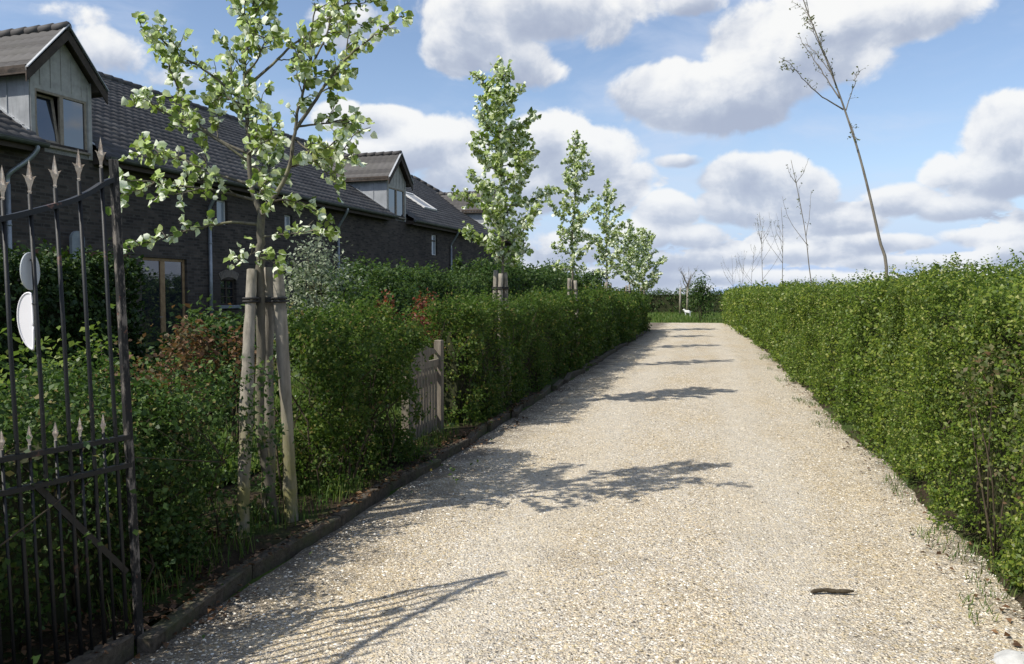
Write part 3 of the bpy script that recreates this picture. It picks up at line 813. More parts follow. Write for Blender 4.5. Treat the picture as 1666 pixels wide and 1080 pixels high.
# first tree, drawn branch by branch
B1 = np.array([-2.82, 4.86]); dB = (B1[0]*FW[0]+B1[1]*FW[1])
def t1(px, py, dep=0.0):
    d = ray(px, py); k = (dB+dep)/(d@FW/1.0); p = CP+d*(dB+dep)/1.0
    return np.array([p[0]-B1[0], p[1]-B1[1], p[2]])
def br(pxs, d0, d1, r0, r1, lf):
    n = len(pxs); return ([t1(x, y, d0+(d1-d0)*(i/(n-1))**1.2) for i, (x, y) in enumerate(pxs)], r0, r1, lf)
br1 = [
    ([np.array([0, 0, 0])]+[t1(424, y) for y in (700, 560, 440, 390, 345)], .034, .026, 1.1),
    br([(424, 348), (409, 305), (404, 240), (401, 170), (398, 105), (406, 40), (420, -30), (424, -110), (420, -170)], 0, .1, .020, .004, .28),
    br([(424, 345), (452, 312), (471, 270), (480, 212), (488, 165), (505, 110), (506, 60), (512, 0)], 0, -.15, .020, .004, .45),
    br([(480, 212), (512, 165), (545, 115), (585, 75), (620, 50), (655, 24)], -.05, -.35, .014, .003, .35),
    br([(402, 140), (440, 108), (478, 72), (520, 42), (560, 10), (600, -25)], .03, .25, .012, .003, .40),
    br([(403, 175), (365, 138), (330, 112), (290, 88), (255, 60), (226, 38)], .02, -.2, .012, .003, .30),
    br([(405, 250), (358, 228), (318, 196), (292, 150), (272, 100), (252, 70)], .02, .25, .011, .003, .35),
    br([(404, 262), (345, 222), (290, 195), (250, 172), (218, 152)], .02, -.3, .010, .003, .40),
    br([(401, 172), (372, 160), (350, 140), (330, 128)], 0, .3, .008, .003, .3),
    br([(407, 300), (350, 282), (300, 262), (262, 248), (236, 238)], .0, .2, .011, .003, .25),
    br([(413, 325), (360, 312), (300, 302), (250, 296), (200, 288)], .0, -.25, .012, .003, .22),
    br([(423, 365), (370, 362), (310, 374), (255, 388), (208, 406)], .0, -.15, .012, .003, .30),
    br([(424, 385), (455, 382), (490, 378), (530, 372)], .0, -.1, .008, .003, .2),
    br([(438, 328), (470, 325), (505, 338), (532, 352)], .0, .25, .008, .003, .2),
    br([(470, 272), (510, 262), (545, 258), (575, 256)], .0, -.25, .009, .003, .25),
    br([(482, 206), (520, 202), (555, 196), (592, 192)], -.05, .2, .009, .003, .2),
    br([(478, 225), (505, 245), (530, 240), (552, 225)], -.02, -.4, .008, .003, .2),
    br([(424, 405), (412, 412), (400, 418), (380, 420)], .0, -.2, .005, .002, .3),
    br([(424, 420), (440, 425), (455, 428)], .0, -.2, .005, .002, .0),
    br([(424, 350), (440, 340), (430, 320), (420, 300)], .0, -.6, .012, .003, .3),
    br([(416, 330), (430, 300), (440, 270), (450, 240)], .0, .6, .012, .003, .3),
    br([(404, 250), (420, 235), (440, 225), (436, 190)], .0, -.5, .010, .003, .3),
    br([(402, 200), (395, 170), (380, 150), (370, 120)], .0, .55, .010, .003, .3),
    br([(400, 120), (420, 95), (430, 70), (445, 60)], .0, -.4, .008, .003, .3),
    br([(405, 40), (385, 15), (375, -20), (370, -60)], .08, -.2, .008, .003, .2),
    br([(420, -30), (450, -60), (470, -100)], .08, .2, .008, .003, .2),
    br([(505, 110), (530, 60), (540, 20), (545, -30)], -.1, .2, .008, .003, .3),
]
tree_from('lime_tree', 'nearest lime tree with a wide open crown, on three thick grey stakes', B1, br1, 22, 5, .054, LIMES, twig=.09, sub=4.6, sub_from=2.18)
def conic_tree(label, base, h, z0, prof, nb, per, L0, seed, tpm, lean=(0, 0)):
    global rng
    keep = rng; rng = np.random.default_rng(seed)
    lead = [np.array([lean[0]*(z/h)**2+rng.normal(0, .015), lean[1]*(z/h)**2+rng.normal(0, .015), z]) for z in np.linspace(0, h, 8)]
    brs = [([q for q in lead], .034, .005, z0/h)]
    LP = spline(lead, 60)
    for i in range(nb):
        z = z0+(h*.95-z0)*(i+.5)/nb; a = i*2.4+rng.uniform(-.5, .5)
        r = np.interp(z, prof[0], prof[1])*rng.uniform(.55, 1.18)
        p0 = LP[np.argmin(abs(LP[:, 2]-z))]
        up_ = rng.uniform(.25, .75)*r
        e = p0+np.array([math.cos(a)*r, math.sin(a)*r, up_])
        m_ = p0+np.array([math.cos(a)*r*.55, math.sin(a)*r*.55, up_*.3])
        brs.append(([p0, m_, e], .010*(1-.5*z/h)+.002, .0025, .18))
    o = tree_from('lime_tree', label, base, brs, tpm*1.75, per+1, L0, LIMES, twig=.11)
    rng = keep; return o
dirT = np.array([0.004, 1.0])
TB = [B1+dirT*6.0*i+np.array([0, .0]) for i in range(6)]
conic_tree('second lime tree, tall and full crowned, in front of the far corner of the house', TB[1], 4.72, 1.98, ([2.0, 2.4, 2.9, 3.6, 4.2, 4.72], [.42, .58, .60, .50, .42, .26]), 40, 5, .070, 101, 22)
conic_tree('third lime tree, slim and pale leaved, just right of the full crowned one', TB[2], 4.95, 2.0, ([2.0, 2.6, 3.2, 4.2, 4.95], [.32, .50, .47, .34, .16]), 30, 5, .074, 102, 17, (.05, 0))
conic_tree('fourth lime tree with a thin pointed top, in the middle of the row', TB[3], 4.75, 2.0, ([2.0, 2.6, 3.2, 4.0, 4.75], [.45, .80, .65, .34, .12]), 28, 5, .080, 103, 13, (-.05, .05))
conic_tree('fifth lime tree, low and pale, second from the far end of the row', TB[4], 4.15, 2.0, ([2.0, 2.6, 3.2, 4.15], [.5, .75, .65, .2]), 26, 5, .085, 104, 13)
conic_tree('farthest lime tree, dense and round, at the end of the row', TB[5], 4.35, 1.7, ([1.7, 2.4, 3.2, 4.35], [.6, 1.0, .85, .25]), 34, 5, .095, 105, 15)

SL = ['three thick weathered grey stakes with a black strap round the nearest lime tree', 'grey stakes round the second lime tree, rising out of the left hedge',
      'grey stakes round the third lime tree, rising out of the left hedge', 'pale stakes round the fourth lime tree in the row',
      'pale stakes round the fifth lime tree in the row', 'pale stakes under the farthest lime tree at the end of the row']
def stakes(i, base, feet, tops, zt, r):
    root = empty('tree_stakes', (*base, 0), SL[i], 'tree stakes', 'stake sets round the lime trees')
    for f, tp, z in zip(feet, tops, zt):
        s = MB(); n = 26
        P = np.array([[f[0]+(tp[0]-f[0])*t, f[1]+(tp[1]-f[1])*t, z*t] for t in np.linspace(0, 1, n)])
        P[1:-1, :2] += np.cumsum(rng.normal(0, .0022, (n-2, 2)), 0)*np.hanning(n)[1:-1, None]**.5
        s.tube(P, r*(1+.09*np.sin(np.linspace(0, 9, n)+random.random()*6)+rng.normal(0, .03, n))*np.linspace(1.06, .86, n), 18, jit=.11)
        s.build('stake', M['stake'], root)
    st = MB(); z = min(zt)-.20
    q = [np.array([f[0]+(t[0]-f[0])*(z/zz), f[1]+(t[1]-f[1])*(z/zz), z]) for f, t, zz in zip(feet, tops, zt)]
    cen = sum(q)/3
    for a in q:                                                    # strap wound round each stake and across to the trunk
        ring = [a+np.array([math.cos(w)*(r+.006), math.sin(w)*(r+.006), 0]) for w in np.linspace(0, 2*math.pi, 15)]
        for dz in (-.010, .010): st.tube(np.array(ring)+[0, 0, dz], .008, 5)
        cc = np.array([cen[0], cen[1], z]); m_ = (a+cc)/2; dv = cc-a; L = np.linalg.norm(dv)/2
        dv = dv/(2*L); pv = np.array([-dv[1], dv[0], 0])
        st.frame_box(m_, dv*L, pv*.008, np.array([0, 0, .018]), .004)
    st.build('strap', M['strap'], root)
    return root
def loc(px, py, dep): return t1(px, py, dep)[:2]
f1 = [np.array([.0, -.42]), np.array([-.11, .08]), np.array([.087, .043])]
tp1 = [np.array([-.125, -.06]), np.array([-.075, .075]), np.array([.025, .01])]
stakes(0, B1, f1, tp1, [1.76, 1.78, 1.76], .042)
for i in range(1, 6):
    a0 = i*.8
    ft = [np.array([math.cos(a0+w)*.14, math.sin(a0+w)*.14]) for w in (0, 2.1, 4.2)]
    stakes(i, TB[i], ft, [q*.52 for q in ft], [1.90, 1.93, 1.88], .042)

# ------------------------------------------------------------------ bare saplings in the right hedge
SAPG = 'thin bare saplings rising out of the right hand hedge'
def sapling(label, base, branches, buds, L0=.03, name='bare_sapling', group=SAPG, cat='tree'):
    root = empty(name, (*base, 0), label, cat, group); t = MB(); tw = MB(); TP = []
    for i, (pts, r0, r1) in enumerate(branches):
        n = max(6, len(pts)*4); P = spline(pts, n)
        if i: P = P+rng.normal(0, .008, P.shape)*np.linspace(0, 1, n)[:, None]
        (t if i == 0 else tw).tube(P, r0+(r1-r0)*np.linspace(0, 1, n)**.8, 8 if i == 0 else 4)
        s0 = .5 if i == 0 else .2
        for q in range(int(buds*(1 if i else 1.4))):
            j = min(n-2, int(n*(s0+(1-s0)*rng.random()))); p = P[j]
            d = unit(unit(P[j+1]-P[j])+rng.normal(size=3)*.6)*rng.uniform(.03, .11)
            tw.tube(np.array([p, p+d]), [.003, .0015], 3, cap=False); TP.append(p+d)
    t.build('trunk', M['bark_far'], root); tw.build('twigs', M['bark_far'], root)
    TP = np.repeat(np.array(TP), 2, 0); TP = TP+rng.normal(0, .008, TP.shape)
    V, Q = leaf_cloud(TP, np.tile([0, 0, .2], (len(TP), 1)), L0)
    np_mesh('foliage', V, Q, M['bud'], root); return root
BA = np.array([2.0, 9.95]); dA = BA[0]*FW[0]+BA[1]*FW[1]
def sA(px, py, dep=0): 
    p = CP+ray(px, py)*(dA+dep); return np.array([p[0]-BA[0], p[1]-BA[1], p[2]])
def sb(pxs, d1, r0, r1): return ([sA(x, y, d1*(i/(len(pxs)-1))) for i, (x, y) in enumerate(pxs)], r0, r1)
trunkA = ([np.array([0, 0, 0])]+[sA(*q) for q in ((1443, 455), (1431, 390), (1413, 310), (1396, 245), (1376, 183), (1354, 122), (1330, 60), (1309, 5), (1296, -40), (1286, -80))], .021, .003)
sapling('tallest bare sapling leaning far to the left, nearest of those in the right hand hedge', BA,
        [trunkA, sb([(1372, 178), (1340, 158), (1312, 135), (1290, 108), (1268, 92)], -.2, .010, .002), sb([(1366, 160), (1345, 128), (1320, 90), (1296, 58)], .2, .009, .002),
         sb([(1376, 180), (1384, 155), (1392, 130), (1396, 114)], .1, .007, .002), sb([(1352, 118), (1330, 90), (1312, 70)], .25, .006, .002),
         sb([(1379, 190), (1388, 212), (1392, 225)], -.1, .004, .002), sb([(1340, 88), (1325, 55), (1316, 30)], -.3, .006, .002),
         sb([(1330, 60), (1318, 30), (1308, 15), (1296, 5)], .3, .005, .002), sb([(1360, 140), (1352, 110), (1340, 85), (1336, 60)], -.35, .006, .002),
         sb([(1300, 116), (1285, 112), (1276, 106)], -.3, .004, .002), sb([(1316, 20), (1310, -10), (1305, -40)], .2, .004, .002)], 13, .028)
def bare(label, y, h, lean, seed, nbr=8, x=2.0, r=.015):
    global rng
    kp = rng; rng = np.random.default_rng(seed)
    b = np.array([x+float(RSH(np.array([y]))[0]), y])
    tr = [np.array([lean*(z/h)**1.6+rng.normal(0, .02), rng.normal(0, .03), z]) for z in np.linspace(0, h, 7)]
    P = spline(tr, 30); brs = [(tr, r, .004)]
    for i in range(nbr):
        f = rng.uniform(.5, .92); p = P[int(f*29)]; a = rng.uniform(0, 6.28); L = h*(1-f)*rng.uniform(.5, .95)+.15
        e = p+np.array([math.cos(a)*L*.45, math.sin(a)*L*.45, L*.9]); m_ = p+(e-p)*.5+np.array([math.cos(a)*L*.08, math.sin(a)*L*.08, 0])
        brs.append(([p, m_, e], .006, .002))
    sapling(label, b, brs, 4, .032); rng = kp
bare('forked bare sapling leaning left, second from the near end of the right hand hedge', 15.3, 4.0, -.52, 1, 6)
bare('straight bare sapling, third from the near end of the right hand hedge', 22.6, 3.9, -.10, 2, 5, r=.016)
bare('small twiggy bare sapling, fourth from the near end of the right hand hedge', 28.0, 4.3, -.25, 3, 10, r=.016)
bare('faint thin bare sapling, fifth from the near end of the right hand hedge', 34.2, 3.6, .1, 4, 6, x=2.05)
bare('faint bare sapling, last but one at the far end of the right hand hedge', 40.0, 3.7, .15, 5, 7, x=2.0)
bare('faint bare sapling at the very end of the right hand hedge', 43.5, 3.6, -.1, 6, 7, x=1.9)

# ------------------------------------------------------------------ brick house
HA = R(4.27); HD = np.array([math.sin(HA), math.cos(HA), 0]); HN = np.array([math.cos(HA), -math.sin(HA), 0])
H0 = -HN*13.75
house = empty('brick_farmhouse', tuple(H0), 'long dark brick farmhouse with pantiled roof, zinc clad dormers and glazed garden door', 'house', rz=-HA)
# local frame: x = out towards the drive, y = along the front, z up
S0, S1, SR = 3.0, 43.3, 40.45
EZ, OV, RB, RZ_ = 4.50, .35, 5.0, 7.93
SLOPE = (RZ_-EZ)/(RB+OV)
def wall_grid(y0, y1, z0, z1, holes, x=0.0, depth=.16):
    m = MB(); ys = sorted({y0, y1, *[h[0] for h in holes], *[h[1] for h in holes]}); zs = sorted({z0, z1, *[h[2] for h in holes], *[h[3] for h in holes]})
    for a, b in zip(ys, ys[1:]):
        for c_, d in zip(zs, zs[1:]):
            if any(h[0] <= (a+b)/2 <= h[1] and h[2] <= (c_+d)/2 <= h[3] for h in holes): continue
            m.add([(x, a, c_), (x, b, c_), (x, b, d), (x, a, d)], [(0, 1, 2, 3)])
    for (a, b, c_, d) in holes:
        m.add([(x, a, c_), (x, b, c_), (x, b, d), (x, a, d), (x-depth, a, c_), (x-depth, b, c_), (x-depth, b, d), (x-depth, a, d)],
              [(0, 4, 5, 1), (1, 5, 6, 2), (2, 6, 7, 3), (3, 7, 4, 0)])
    return m
FD = (14.94, 16.46, .02, 2.45); AW = (17.72, 18.38, 1.30, 1.98); W1 = (17.62, 18.06, 3.42, 4.05); W2 = (20.68, 21.08, 3.32, 3.95); W3 = (31.5, 32.1, 3.25, 4.12)
DO = (22.5, 26.3, .02, 2.12); DO2 = (12.2, 14.4, .02, 2.35)
holes = [FD, AW, W1, W2, W3, DO, DO2]
w = wall_grid(S0, S1, -.1, 4.62, holes)
w.add([(0, S1, -.1), (-10, S1, -.1), (-10, S1, 4.6), (0, S1, 4.6)], [(0, 1, 2, 3)])
w.add([(0, S0, -.1), (-10, S0, -.1), (-10, S0, 4.6), (-5, S0, 7.8), (0, S0, 4.6)], [(4, 3, 2, 1, 0)])
w.add([(-10, S0, -.1), (-10, S1, -.1), (-10, S1, 4.6), (-10, S0, 4.6)], [(0, 1, 2, 3)])
w.build('wall', M['brick'], house)
def window(h, fm, gm, mull=1, name='window', fw=.055, back=.11, door=False):
    a, b, c_, d = h; f = MB(); x = -back
    def bar(y0, y1, z0, z1, t=.03): f.box(x-t, x+t, y0, y1, z0, z1, .006)
    bar(a+.002, a+fw, c_, d-.002); bar(b-fw, b-.002, c_, d-.002); bar(a+fw, b-fw, d-fw, d-.002); bar(a+fw, b-fw, c_, c_+fw*(2.2 if door else 1))
    for i in range(1, mull+1):
        yy = a+(b-a)*i/(mull+1); wd = fw*(1.0 if door else .55); bar(yy-wd, yy+wd, c_+fw, d-fw, .034)
    fr = f.build(name, fm, house)
    g = MB(); g.box(x-.006, x+.006, a+fw*.8, b-fw*.8, c_+fw*.8, d-fw*.8); g.build('pane', gm, fr)
    return fr
dr = window(FD, M['oak'], M['glass'], 1, 'french_door', .075, .10, True)
hnd = MB(); hnd.tube([(-.05, 15.64, 1.05), (-.03, 15.64, 1.05), (-.03, 15.54, 1.05)], .009, 6); hnd.build('handle', M['pipe'], dr)
aw = window(AW, M['darkwood'], M['glass'], 1, fw=.045)
gb = MB()
for q in (.33, .66): gb.box(-.13, -.07, AW[0]+.04, AW[1]-.04, AW[2]+.68*q-.012, AW[2]+.68*q+.012)
gb.build('glazing_bar', M['darkwood'], aw)
ar = MB()
for i in range(13):                                                # soldier arch of paler bricks
    t = -1+2*(i+.5)/13; a = t*.55; cy = (AW[0]+AW[1])/2
    cz = AW[3]-.52+math.cos(a)*.66; y = cy+math.sin(a)*.72
    ar.frame_box((.012, y, cz+.02), (.012, 0, 0), (0, .024*math.cos(a), -.024*math.sin(a)), (0, .10*math.sin(a), .10*math.cos(a)), .004)
ar.build('window_arch', M['archbrick'], house)
sl = MB(); sl.box(-.02, .07, AW[0]-.08, AW[1]+.08, AW[2]-.09, AW[2]-.004, .01); sl.build('window_sill', M['slab'], house)
window(W1, M['whitepaint'], M['paleglass'], 0, fw=.04); window(W2, M['whitepaint'], M['paleglass'], 0, fw=.04)
w3 = window(W3, M['whitepaint'], M['paleglass'], 0, fw=.05)
tb = MB(); tb.box(-.14, -.07, W3[0]+.05, W3[1]-.05, 3.84, 3.89, .005); tb.build('glazing_bar', M['darkwood'], w3)
for h in (DO, DO2):
    d = MB(); nb = 10
    for i in range(nb):
        a = h[0]+(h[1]-h[0])*i/nb; b = h[0]+(h[1]-h[0])*(i+1)/nb
        d.box(-.15, -.11+.004*(i % 2), a+.004, b-.004, h[2], h[3]-.004, .005)
    d.build('barn_door', M['darkdoor'], house)
    li = MB(); li.box(-.01, .025, h[0]-.2, h[1]+.2, h[3]+.002, h[3]+.13, .008); li.build('lintel', M['rustlintel'], house)
for i, (a, b) in enumerate(((13.2, 17.3),)): pass
# dormers: s range of the front, cut into the eaves
DORM = [(12.13, 13.62), (27.35, 28.95), (39.55, 41.05)]
def zroof(b): return EZ+(b+OV)*SLOPE
def roof_front():
    nC = 22; per = .25; sub = 6
    Lb = (RB+OV)
    ys = np.arange(S0-.3, S1+.36, per/sub); ny = len(ys)
    wave = np.abs(np.sin(math.pi*ys/per))**.8*.034
    VV = []; QQ = []; nv = 0
    for c_ in range(nC):
        b0 = -OV+Lb*c_/nC; b1 = -OV+Lb*(c_+1)/nC+.02
        z0, z1 = zroof(b0), zroof(b1)
        lift = .030+.004*np.sin(ys*3.1+c_)+rng.normal(0, .0025, ny)
        lo = np.stack([np.full(ny, -b0)+.01, ys, z0+wave+lift], 1)
        hi = np.stack([np.full(ny, -b1), ys, z1+wave*1.0-.004+.0*lift], 1)
        un = np.stack([np.full(ny, -b0)+.008, ys, np.full(ny, z0-.012)], 1)
        V = np.vstack([un, lo, hi])
        i = np.arange(ny-1)
        q = np.concatenate([np.stack([i, i+1, ny+i+1, ny+i], 1), np.stack([ny+i, ny+i+1, 2*ny+i+1, 2*ny+i], 1)], 0)
        ym = (ys[:-1]+ys[1:])/2; bm = (b0+b1)/2
        f = (bm+OV)/Lb
        ok = ym < S1+.3-f*(S1+.3-SR)
        for (a, d) in DORM: ok &= ~((ym > a+.02) & (ym < d-.02) & (bm < 2.2))
        ok2 = np.concatenate([ok, ok])
        QQ.append(q[ok2]+nv); VV.append(V); nv += len(V)
    return np.vstack(VV), np.vstack(QQ)
V, Q = roof_front()
roof = np_mesh('roof', V, Q, M['tile'], house)
r2 = MB()
e1 = S1+.3
r2.add([(OV-10.7+.0, S0-.3, EZ), (OV-10.7, e1, EZ), (-RB, SR, RZ_), (-RB, S0-.3, RZ_)], [(0, 3, 2, 1)])
r2.add([(OV, e1, EZ+.02), (OV-10.7, e1, EZ+.02), (-RB, SR, RZ_+.02)], [(0, 1, 2)])
r2.build('rear_slope', M['tile'], roof)
rt = MB()
for i in range(int((SR-S0)/.38)):
    y = S0+i*.38; rt.tube([(-RB, y, RZ_+.02), (-RB, y+.40, RZ_+.035)], [.105, .115], 10)
hp = np.array([(-RB, SR, RZ_+.03), (OV, e1, EZ+.05)]); nh = 18
for i in range(nh):
    a = hp[0]+(hp[1]-hp[0])*i/nh; b = hp[0]+(hp[1]-hp[0])*(i+1.06)/nh; rt.tube([a+[0, 0, .02], b+[0, 0, .03]], [.10, .115], 8)
rt.build('ridge_tiles', M['tile'], roof)
# eaves: soffit, fascia and gutter in lengths between the dormers
bounds = [S0-.3, *[q for d in DORM for q in d], e1]
ev = MB(); gt = MB()
for a, b in zip(bounds[::2], bounds[1::2]):
    ev.box(.002, OV-.03, a, b, EZ-.16, EZ-.03); 
    ev.box(OV-.028, OV-.004, a, b, EZ-.19, EZ-.005)
    n = 9; vs = []
    for y in (a-.0, b+.0):
        for rr in (.075, .066):
            for j in range(n):
                t = math.pi*j/(n-1); vs.append((OV+.072-rr*math.cos(t), y, EZ-.02-rr*math.sin(t)))
    fs = []
    for j in range(n-1):
        fs += [(j, j+1, 2*n+j+1, 2*n+j), (n+j, 3*n+j, 3*n+j+1, n+j+1)]
    for base in (0, 2*n): fs += [(base+j, base+n+j, base+n+j+1, base+j+1) for j in range(n-1)]
    fs += [(0, 2*n, 3*n, n), (n-1, 2*n-1, 4*n-1, 3*n-1)]
    gt.add(vs, fs)
    gt.tube([(OV+.148, a, EZ-.018), (OV+.148, b, EZ-.018)], .009, 6)
    for y in (a, b):
        gt.add([(OV+.072, y, EZ-.02)]+[(OV+.072-.075*math.cos(math.pi*j/8), y, EZ-.02-.075*math.sin(math.pi*j/8)) for j in range(9)], [tuple(range(10))])
ev.build('eaves', M['darkwood'], house); gt.build('gutter', M['gutter'], house)
for y, sw in ((11.55, .35), (17.25, 0), (23.65, -.0), (33.5, 0), (43.05, 0)):
    dp = MB(); g = OV+.07
    dp.tube(spline([(g, y+sw, EZ-.08), (g, y+sw, EZ-.16), (g-.10, y+sw*.75, EZ-.34), (.13, y+.05*sw, EZ-.62), (.07, y, EZ-.74), (.07, y, EZ-.85)], 18), .042, 10)
    dp.tube([(.07, y, EZ-.84), (.07, y, .1)], .046, 10)
    for z in (1.2, 2.9): dp.tube([(.07, y, z-.02), (.07, y, z+.02)], .054, 10)
    dp.build('downpipe', M['pipe'], house)
# dormers
def dormer(a, b, open_leaf=False):
    c_ = (a+b)/2; hw = (b-a)/2; zs, ze, za = 4.42, 5.98, 6.80
    d = MB()                                                       # gable face of upright boards with the window opening cut out
    wl, wr, wz0, wz1 = a+.12, b-.12, 4.56, 5.62
    yy = [a, wl, wr, b]
    def zt(y): return ze+(za-ze)*(1-abs(y-c_)/hw)
    d.prism([(0, a, zs), (0, wl, zs), (0, wl, zt(wl)), (0, a, zt(a))], (-.06, 0, 0))
    d.prism([(0, wr, zs), (0, b, zs), (0, b, zt(b)), (0, wr, zt(wr))], (-.06, 0, 0))
    d.prism([(0, wl+.001, wz1), (0, wr-.001, wz1), (0, wr-.001, zt(wr)), (0, c_, za), (0, wl+.001, zt(wl))], (-.058, 0, 0))
    d.prism([(0, wl+.001, zs), (0, wr-.001, zs), (0, wr-.001, wz0), (0, wl+.001, wz0)], (-.058, 0, 0))
    dm = d.build('dormer', M['gable'], house)
    bt = MB()
    for i in range(1, 6):
        y = a+(b-a)*i/6; bt.frame_box((.008, y, (wz1+zt(y))/2+.02), (.004, 0, 0), (0, .006, 0), (0, 0, (zt(y)-wz1)/2-.06))
    for y in (a+.055, b-.055): bt.frame_box((.012, y, (zs+ze)/2), (.012, 0, 0), (0, .05, 0), (0, 0, (ze-zs)/2), .005)
    bt.build('gable_boards', M['gable'], dm)
    for s_, y in ((-1, a), (1, b)):
        ck = MB(); bm = 3.2
        def bz(z): return (z-EZ)/SLOPE-OV
        y0 = y+.012*s_
        ck.prism([(-.06, y0, 4.55), (-.002, y0, 4.60), (-.002, y0, ze+.05), (-bz(ze+.05)-.05, y0, ze+.05)], (0, -s_*.02, 0))
        for x in np.arange(-.55, -bz(5.9), -.62): ck.frame_box((x, y0+.008*s_, (zroof(-x)+ze)/2+.06), (.008, 0, 0), (0, .010, 0), (0, 0, max(.02, (ze-zroof(-x))/2)))
        fl = MB(); fl.frame_box(((0-1.6)/2, y+.03*s_, (zroof(.0)+zroof(1.6))/2+.055), (.8, 0, -.8*SLOPE), (0, .05, 0), (0, 0, .012))
        ck.build('cheek', M['zinc'], dm); fl.build('flashing', M['zinc'], dm)
    # window: two lights in a timber frame
    f = MB(); x = -.03
    def bar(y0, y1, z0, z1, t=.026): f.box(x-t, x+t, y0, y1, z0, z1, .006)
    bar(wl, wl+.05, wz0, wz1); bar(wr-.05, wr, wz0, wz1); bar(wl+.05, wr-.05, wz1-.05, wz1); bar(wl+.05, wr-.05, wz0, wz0+.05); bar(c_-.045, c_+.045, wz0+.05, wz1-.05, .03)
    f.box(-.02, .06, wl-.03, wr+.03, wz0-.05, wz0-.003, .006)
    fr = f.build('window_frame', M['frame'], dm)
    g = MB(); g.box(x-.012, x-.004, c_+.03, wr-.03, wz0+.03, wz1-.03)
    if open_leaf:                                                  # left light tilted inwards at the top
        L = np.array([0, 0, wz1-wz0-.1]); ax = np.array([-.14, 0, wz1-wz0-.11])/2
        cc = np.array([x-.02, (wl+.05+c_-.045)/2, wz0+.055])+ax
        hw_ = (c_-.045-wl-.05)/2
        lf = MB()
        for sy in (-1, 1): lf.frame_box(cc+np.array([0, sy*(hw_-.03), 0]), ax, (0, .03, 0), (.02, 0, .003))
        for sz in (-.95, .95): lf.frame_box(cc+ax*sz, ax*.05, (0, hw_-.06, 0), (.02, 0, .003))
        lf.build('casement', M['frame'], dm)
        g.frame_box(cc, ax*.92, (0, hw_-.05, 0), (.004, 0, .0005))
    else: g.box(x-.012, x-.004, wl+.03, c_-.03, wz0+.03, wz1-.03)
    g.build('pane', M['glass'], dm)
    # roof of the dormer: two tiled slopes with barge boards, running back into the main roof
    ovs, ovf = .24, .22; zr = za+.14; sl = (za-ze)/hw
    back = (zr-EZ)/SLOPE-OV+.3
    VV = []; QQ = []; nv = 0; nC = 5; sub = 6; per = .25
    xs = np.arange(ovf, -back, -per/sub); nx = len(xs); wv = np.abs(np.sin(math.pi*xs/per))**.8*.03
    for s_ in (-1, 1):
        Ls = hw+ovs
        for q in range(nC):
            y1 = Ls*(1-q/nC); y2 = Ls*(1-(q+1)/nC)-.01
            lo = np.stack([xs, np.full(nx, c_+s_*y1), zr-sl*y1+wv+.028], 1); hi = np.stack([xs, np.full(nx, c_+s_*max(y2, 0)), zr-sl*max(y2, 0)+wv], 1)
            un = np.stack([xs, np.full(nx, c_+s_*y1), np.full(nx, zr-sl*y1-.02)], 1)
            i = np.arange(nx-1)
            VV.append(np.vstack([un, lo, hi])); QQ.append(np.concatenate([np.stack([i, i+1, nx+i+1, nx+i], 1), np.stack([nx+i, nx+i+1, 2*nx+i+1, 2*nx+i], 1)], 0)+nv); nv += 3*nx
    np_mesh('dormer_roof', np.vstack(VV), np.vstack(QQ), M['tile'], dm)
    rd = MB()
    for x0 in np.arange(ovf, -back, -.36): rd.tube([(x0, c_, zr+.035), (x0-.38, c_, zr+.02)], [.095, .085], 10)
    rd.build('ridge_tiles', M['tile'], dm)
    bb = MB()
    for s_ in (-1, 1):
        p = [(ovf-.03, c_, zr-.03), (ovf-.03, c_, zr-.24), (ovf-.03, c_+s_*(hw+ovs), zr-sl*(hw+ovs)-.22), (ovf-.03, c_+s_*(hw+ovs), zr-sl*(hw+ovs)-.01)]
        bb.prism(p, (.028, 0, 0))
        bb.prism([(ovf-.03, c_+s_*.001, zr-.06), (ovf-.03, c_+s_*(hw+ovs), zr-sl*(hw+ovs)-.06), (ovf-.03, c_+s_*(hw+ovs), zr-sl*(hw+ovs)-.03), (ovf-.03, c_+s_*.001, zr-.03)], (-(back-.6), 0, 0))
        bb.prism([(ovf-.035, c_+s_*hw*1.02, ze-.14), (ovf-.035, c_+s_*(hw+ovs), ze-.14), (ovf-.035, c_+s_*(hw+ovs), ze-.02), (ovf-.035, c_+s_*hw*1.02, ze+.05)], (-(1.9), 0, 0))
    bb.build('barge_board', M['darkwood'], dm)
    lead = MB()
    for s_ in (-1, 1): lead.frame_box((ovf+.0, c_+s_*(hw+ovs)/2, zr-sl*(hw+ovs)/2+.055), (.035, 0, 0), (0, (hw+ovs)/2*.99, -s_*sl*(hw+ovs)/2*.99), (0, .0, .012))
    lead.build('verge', M['zinc'], dm)
dormer(*DORM[0], open_leaf=True); dormer(*DORM[1]); dormer(*DORM[2])
# roof window right of the middle dormer
sk = MB(); b0, b1, ya, yb = .95, 2.2, 32.9, 34.3
def onroof(b, y, h): return np.array([-b, y, zroof(b)+h])
def rbar(ba, bb_, y0, y1, h=.09, t=.04):
    c_ = (onroof(ba, y0, h)+onroof(bb_, y1, h))/2
    sk.frame_box(c_, np.array([-(bb_-ba)/2, 0, (bb_-ba)/2*SLOPE]), (0, (y1-y0)/2, 0), np.array([SLOPE, 0, 1])/math.hypot(1, SLOPE)*t, .008)
rbar(b0, b1, ya, ya+.09); rbar(b0, b1, yb-.09, yb); rbar(b0, b0+.1, ya+.09, yb-.09); rbar(b1-.1, b1, ya+.09, yb-.09)
skf = sk.build('skylight', M['whitepaint'], house)
sk = MB(); rbar(b0+.08, b1-.08, ya+.07, yb-.07, .09, .012); sk.build('pane', M['glass'], skf)

